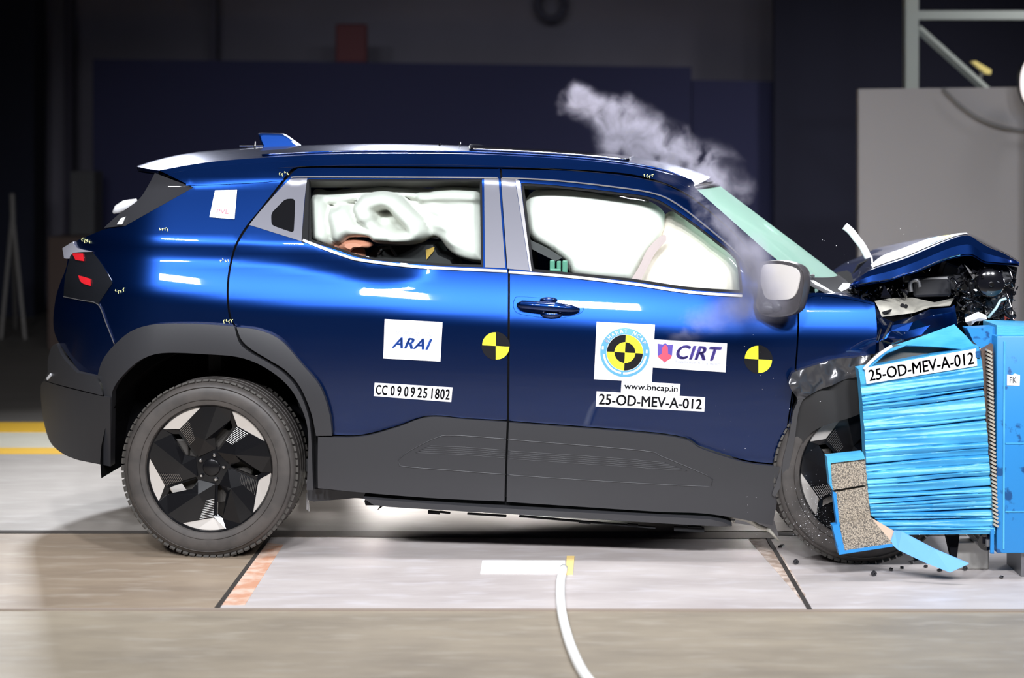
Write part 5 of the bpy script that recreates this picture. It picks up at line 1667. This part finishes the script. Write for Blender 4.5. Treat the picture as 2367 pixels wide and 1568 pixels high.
screen('partition_screen', [(215, 137), (700, 142), (1598, 155), (1598, 900), (215, 900)], 8.6, NAVY, 'wide dark navy screen standing behind the car', 'screen')
screen('partition_screen', [(1600, 185), (1790, 188), (1790, 900), (1600, 900)], 8.7, NAVY, 'narrow dark navy screen right of the wide one', 'screen')
screen('curtain', [(1790, -120), (2500, -120), (2500, 900), (1790, 900)], 8.4, mat('black curtain', (0.012, 0.013, 0.03), .9), 'tall black curtain left of the steel rig, extended behind it as added darkness', 'curtain')  # stretch behind the rig is added to keep that background dark
screen('column', [(0, -120), (78, -120), (78, 900), (-200, 900), (-200, -120)], 9.2, mat('blue black column', (0.012, 0.014, 0.03), .9), 'dark blue black pillar at the left edge', 'column', th=.4)
screen('column', [(148, -120), (168, -120), (168, 900), (148, 900)], 9.6, mat('dark pipe', (0.05, 0.045, 0.07), .8), 'slim dark vertical pipe left of the navy screen', 'pipe', th=.1).name = 'wall_pipe'
screen('wall_pipe', [(484, -120), (500, -120), (500, 140), (484, 140)], 9.6, mat('dark pipe2', (0.09, 0.085, 0.12), .8), 'dark vertical pipe high on the wall above the navy screen', 'pipe', th=.1)
bb = W(811, 100, 8.6)
b = MB(); p0, p1 = W(775, 55, 8.62), W(848, 146, 8.62)
b.box(((p0.x + p1.x) / 2, 8.66, (p0.z + p1.z) / 2), (p1.x - p0.x, .08, p0.z - p1.z), bev=.02)
tag(b.build('wall_box', mat('dark red', (0.10, 0.022, 0.03), .7)), 'dark red box on top of the navy screen', 'box')
b = MB(); c = W(1274, 10, 9.7); b.tube([c + Vector((0.14 * math.cos(g * math.pi / 16), 0, 0.15 * math.sin(g * math.pi / 16))) for g in range(33)], .04, 10)
tag(b.build('ring', mat('dark ring', (0.05, 0.05, 0.08), .7), smooth=True), 'dark ring hanging high on the wall above the car', 'ring')
# steel rig with its grey board
rig = tag(empty('steel_rig', (0, 0, 0)), 'grey green steel rig of post, rail and brace above the grey board', 'rig')
RIG = mat('rig paint', (0.30, 0.33, 0.31), .6)
def bar_(name, a, c, w_, par, m, Y):
    p, q_ = W(*a, Y), W(*c, Y)
    b = MB(); b.tube([p, q_], w_, 4, True); return b.build(name, m, par)
YR = 4.2
b = MB(); p0, p1 = W(2090, -150, YR), W(2120, -150, YR)
b.box(((p0.x + p1.x) / 2, YR, 2.2), (p1.x - p0.x, .1, 4.4)); b.build('rig_post', RIG, rig)
b = MB(); p0, p1 = W(2120, 26, YR), W(2600, 46, YR); b.box(((p0.x + p1.x) / 2, YR, (p0.z + p1.z) / 2), (p1.x - p0.x, .08, p0.z - p1.z)); b.build('rig_rail', RIG, rig)
p, q_ = W(2122, 66, YR), W(2300, 226, YR)
b = MB(); b.tube([p, q_], .03, 4); b.build('rig_brace', RIG, rig)
BOARD = mat('grey board', (0.30, 0.29, 0.30), .7)
P = [W(1985, 206, 3.6), W(2700, 198, 3.6), W(2700, 900, 3.6), W(1985, 900, 3.6)]
P[2].z = P[3].z = 0
b = MB(); b.prism(P, (0, .08, 0)); tag(b.build('backdrop_board', BOARD), 'large plain grey board standing behind the crushed front end', 'board')
b = MB(); b.tube([W(a, c, 3.55) for a, c in catmull([(2180, 205), (2215, 240), (2260, 272), (2310, 292), (2367, 302), (2440, 306)], closed=False, step=12)], .012, 8)
tag(b.build('cable', mat('grey curve', (0.17, 0.17, 0.18), .7), smooth=True), 'grey curve sagging across the top of the grey board', 'cable')  # thin grey tube along the dark curve on the board
TMX = mat('bracket grey', (0.1, 0.1, 0.1), .5)
lp = tag(empty('amber_lamp', (0, 0, 0)), 'small amber lamp glowing dimly beyond the rig brace', 'lamp')
b = MB(); b.prism([W(a, c, 4.25) for a, c in ((2246, 142), (2256, 141), (2292, 162), (2290, 172), (2278, 170))], (0, .05, 0)); b.build('lamp_lens', mat('amber glow', (0.5, .4, .1), .5, emit=(0.5, .42, .18), estr=.6), lp)
b = MB(); b.tube([W(2270, 166, 4.28), W(2262, 192, 4.22)], .012, 6); b.build('lamp_bracket', TMX, lp)
sl2 = tag(empty('studio_lamp', (0, 0, 0)), 'bright white lamp cut off by the right edge, above the board', 'lamp')
c = W(2392, 190, 3.3)
b = MB(); b.lathe([(0.0001, -.02), (.11, -.022), (.125, 0.0)], 32, (0, 0, 0)); o = b.build('lamp_lens', mat('white glow', (.9, .8, .8), .5, emit=(1, .93, .92), estr=1.4), sl2); o.location = c; o.scale = (.75, 1, 1.35)
b = MB(); b.lathe([(.115, -.0), (.12, .0), (.118, .1), (.06, .16), (.0001, .16)], 32); o = b.build('lamp_housing', DG, sl2); o.location = c; o.scale = (.75, 1, 1.35)
b = MB(); b.cyl(c + Vector((0, .1, -.1)), Vector((c.x, c.y + .1, 0)), .02, 10); b.build('lamp_stand', DG, sl2)
# tripod at the far left
tp = tag(empty('tripod', (0, 0, 0)), 'slim dark tripod standing at the far left of the hall', 'tripod')
TM = mat('tripod grey', (0.16, 0.15, 0.14), .5)
top_ = W(28, 490, 7.2); fy = 7.2
b = MB(); b.cyl(W(28, 448, fy), W(30, 510, fy), .022, 8); b.build('tripod_head', TM, tp)
for a, y in ((2, fy), (58, fy), (36, fy + .9)):
    q_ = W(a, 775, y); q_.z = 0.0
    b = MB(); b.tube([W(29, 495, fy), q_], .017, 8); b.build('tripod_leg', TM, tp)
b = MB(); p0, p1 = W(110, 548, 6.4), W(216, 800, 6.4)
b.box(((p0.x + p1.x) / 2, 6.6, p0.z / 2), (p1.x - p0.x, .4, p0.z), bev=.01)
tag(b.build('cabinet', mat('brown board', (0.055, 0.035, 0.028), .8)), 'dim brown cabinet standing behind the tail light', 'cabinet')
b = MB(); p0, p1 = W(158, 396, 7.9), W(214, 520, 7.9)
b.box(((p0.x + p1.x) / 2, 8.1, p0.z / 2), (p1.x - p0.x, .3, p0.z), bev=.01)
tag(b.build('storage_rack', mat('dark grey box', (0.06, 0.06, 0.065), .8)), 'dark grey rack just left of the navy screen', 'rack')

# ================================================================== smoke
def smoke(name, segs, lo, hi, dens, label, seed=0.0, nscale=5.0, col=(0.86, 0.83, 1.0), warp=0.22, wscale=3.0):
    """segs: (A, B, radiusA, radiusB, weight) capsules in world space; density falls off from their axis"""
    b = MB()
    c = (Vector(lo) + Vector(hi)) / 2; d = Vector(hi) - Vector(lo)
    b.box(c, d)
    m = bpy.data.materials.new(name); m.use_nodes = True
    nt = m.node_tree; nt.nodes.remove(nt.nodes['Principled BSDF'])
    out = nt.nodes['Material Output']
    N = nt.nodes.new; Lk = nt.links.new
    geo = N('ShaderNodeTexCoord')
    def vm(op, a, b_=None, s=None):
        n = N('ShaderNodeVectorMath'); n.operation = op
        for i, x in enumerate((a, b_)):
            if x is None: continue
            if isinstance(x, (tuple, Vector)): n.inputs[i].default_value = tuple(x)
            else: Lk(x, n.inputs[i])
        if s is not None:
            if isinstance(s, float): n.inputs['Scale'].default_value = s
            else: Lk(s, n.inputs['Scale'])
        return n
    def mt(op, a, b_=None, clamp=False, c_=None):
        n = N('ShaderNodeMath'); n.operation = op; n.use_clamp = clamp
        for i, x in enumerate((a, b_, c_)):
            if x is None: continue
            if isinstance(x, (int, float)): n.inputs[i].default_value = x
            else: Lk(x, n.inputs[i])
        return n.outputs[0]
    no = N('ShaderNodeTexNoise'); no.inputs['Scale'].default_value = wscale; no.inputs['Detail'].default_value = 4; no.inputs['Roughness'].default_value = .6
    off = vm('ADD', geo.outputs['Object'], (seed, seed * 1.7, 0))
    Lk(off.outputs[0], no.inputs['Vector'])
    w1 = vm('SUBTRACT', no.outputs['Color'], (0.5, 0.5, 0.5))
    w2 = vm('SCALE', w1.outputs[0], None, warp)
    P = vm('ADD', geo.outputs['Object'], w2.outputs[0]).outputs[0]
    tot = None
    for (A, B, ra, rb, wt) in segs:
        A, B = Vector(A), Vector(B); AB = B - A
        pa = vm('SUBTRACT', P, A).outputs[0]
        dt = vm('DOT_PRODUCT', pa, AB).outputs['Value']
        t = mt('DIVIDE', dt, AB.dot(AB), True)
        pr = vm('SCALE', AB, None, t).outputs[0]
        dist = vm('LENGTH', vm('SUBTRACT', pa, pr).outputs[0]).outputs['Value']
        rad = mt('MULTIPLY_ADD', t, rb - ra, False, ra)
        f = mt('SUBTRACT', 1.0, mt('DIVIDE', dist, rad), True)
        f = mt('MULTIPLY', mt('POWER', f, 1.7), wt)
        tot = f if tot is None else mt('MAXIMUM', tot, f)
    n2 = N('ShaderNodeTexNoise'); n2.inputs['Scale'].default_value = nscale; n2.inputs['Detail'].default_value = 6; n2.inputs['Roughness'].default_value = .62; n2.inputs['Distortion'].default_value = .6
    Lk(off.outputs[0], n2.inputs['Vector'])
    k = N('ShaderNodeMapRange'); k.inputs[1].default_value = .42; k.inputs[2].default_value = .66
    Lk(n2.outputs[0], k.inputs[0])
    den = mt('MULTIPLY', mt('MULTIPLY', tot, k.outputs[0]), dens)
    pv = N('ShaderNodeVolumePrincipled')
    pv.inputs['Color'].default_value = (*col, 1); pv.inputs['Anisotropy'].default_value = 0.1
    Lk(den, pv.inputs['Density'])
    Lk(pv.outputs[0], out.inputs['Volume'])
    o = b.build(name, m)
    return tag(o, label, 'smoke', kind='stuff')
Y0 = 0.15
def wp(px, py, Y): return W(px, py, Y)
smoke('smoke', [(wp(1640, 430, Y0), wp(1530, 350, Y0), .15, .16, .8), (wp(1530, 350, Y0), wp(1430, 290, Y0), .16, .16, 1.0), (wp(1430, 290, Y0), wp(1340, 225, Y0), .16, .09, .7), (wp(1560, 380, Y0), wp(1640, 375, Y0), .16, .14, .36), (wp(1640, 375, Y0), wp(1705, 440, Y0), .13, .09, .28)],
      (wp(1270, 190, Y0).x, -.16, 1.37), (wp(1800, 190, Y0).x, .46, wp(1300, 130, Y0).z), 48.0, 'pale plume of smoke rising behind the front of the roof', seed=3.1, nscale=8, warp=.22, wscale=5)
Y1 = -1.22
smoke('smoke', [(wp(1600, 440, Y1), wp(1720, 600, Y1), .05, .10, .9), (wp(1720, 600, Y1), wp(1770, 690, Y1), .12, .13, 1.0), (wp(1720, 700, Y1), wp(1560, 770, Y1), .10, .06, .45), (wp(1540, 400, Y1), wp(1600, 440, Y1), .06, .05, .4)],
      (wp(1480, 380, Y1).x, -1.34, wp(1500, 830, Y1).z), (wp(1880, 380, Y1).x, -1.12, wp(1500, 360, Y1).z), 44.0, 'thin haze hanging in front of the side mirror and windscreen pillar', seed=9.4, nscale=4.5, warp=.15, wscale=4)
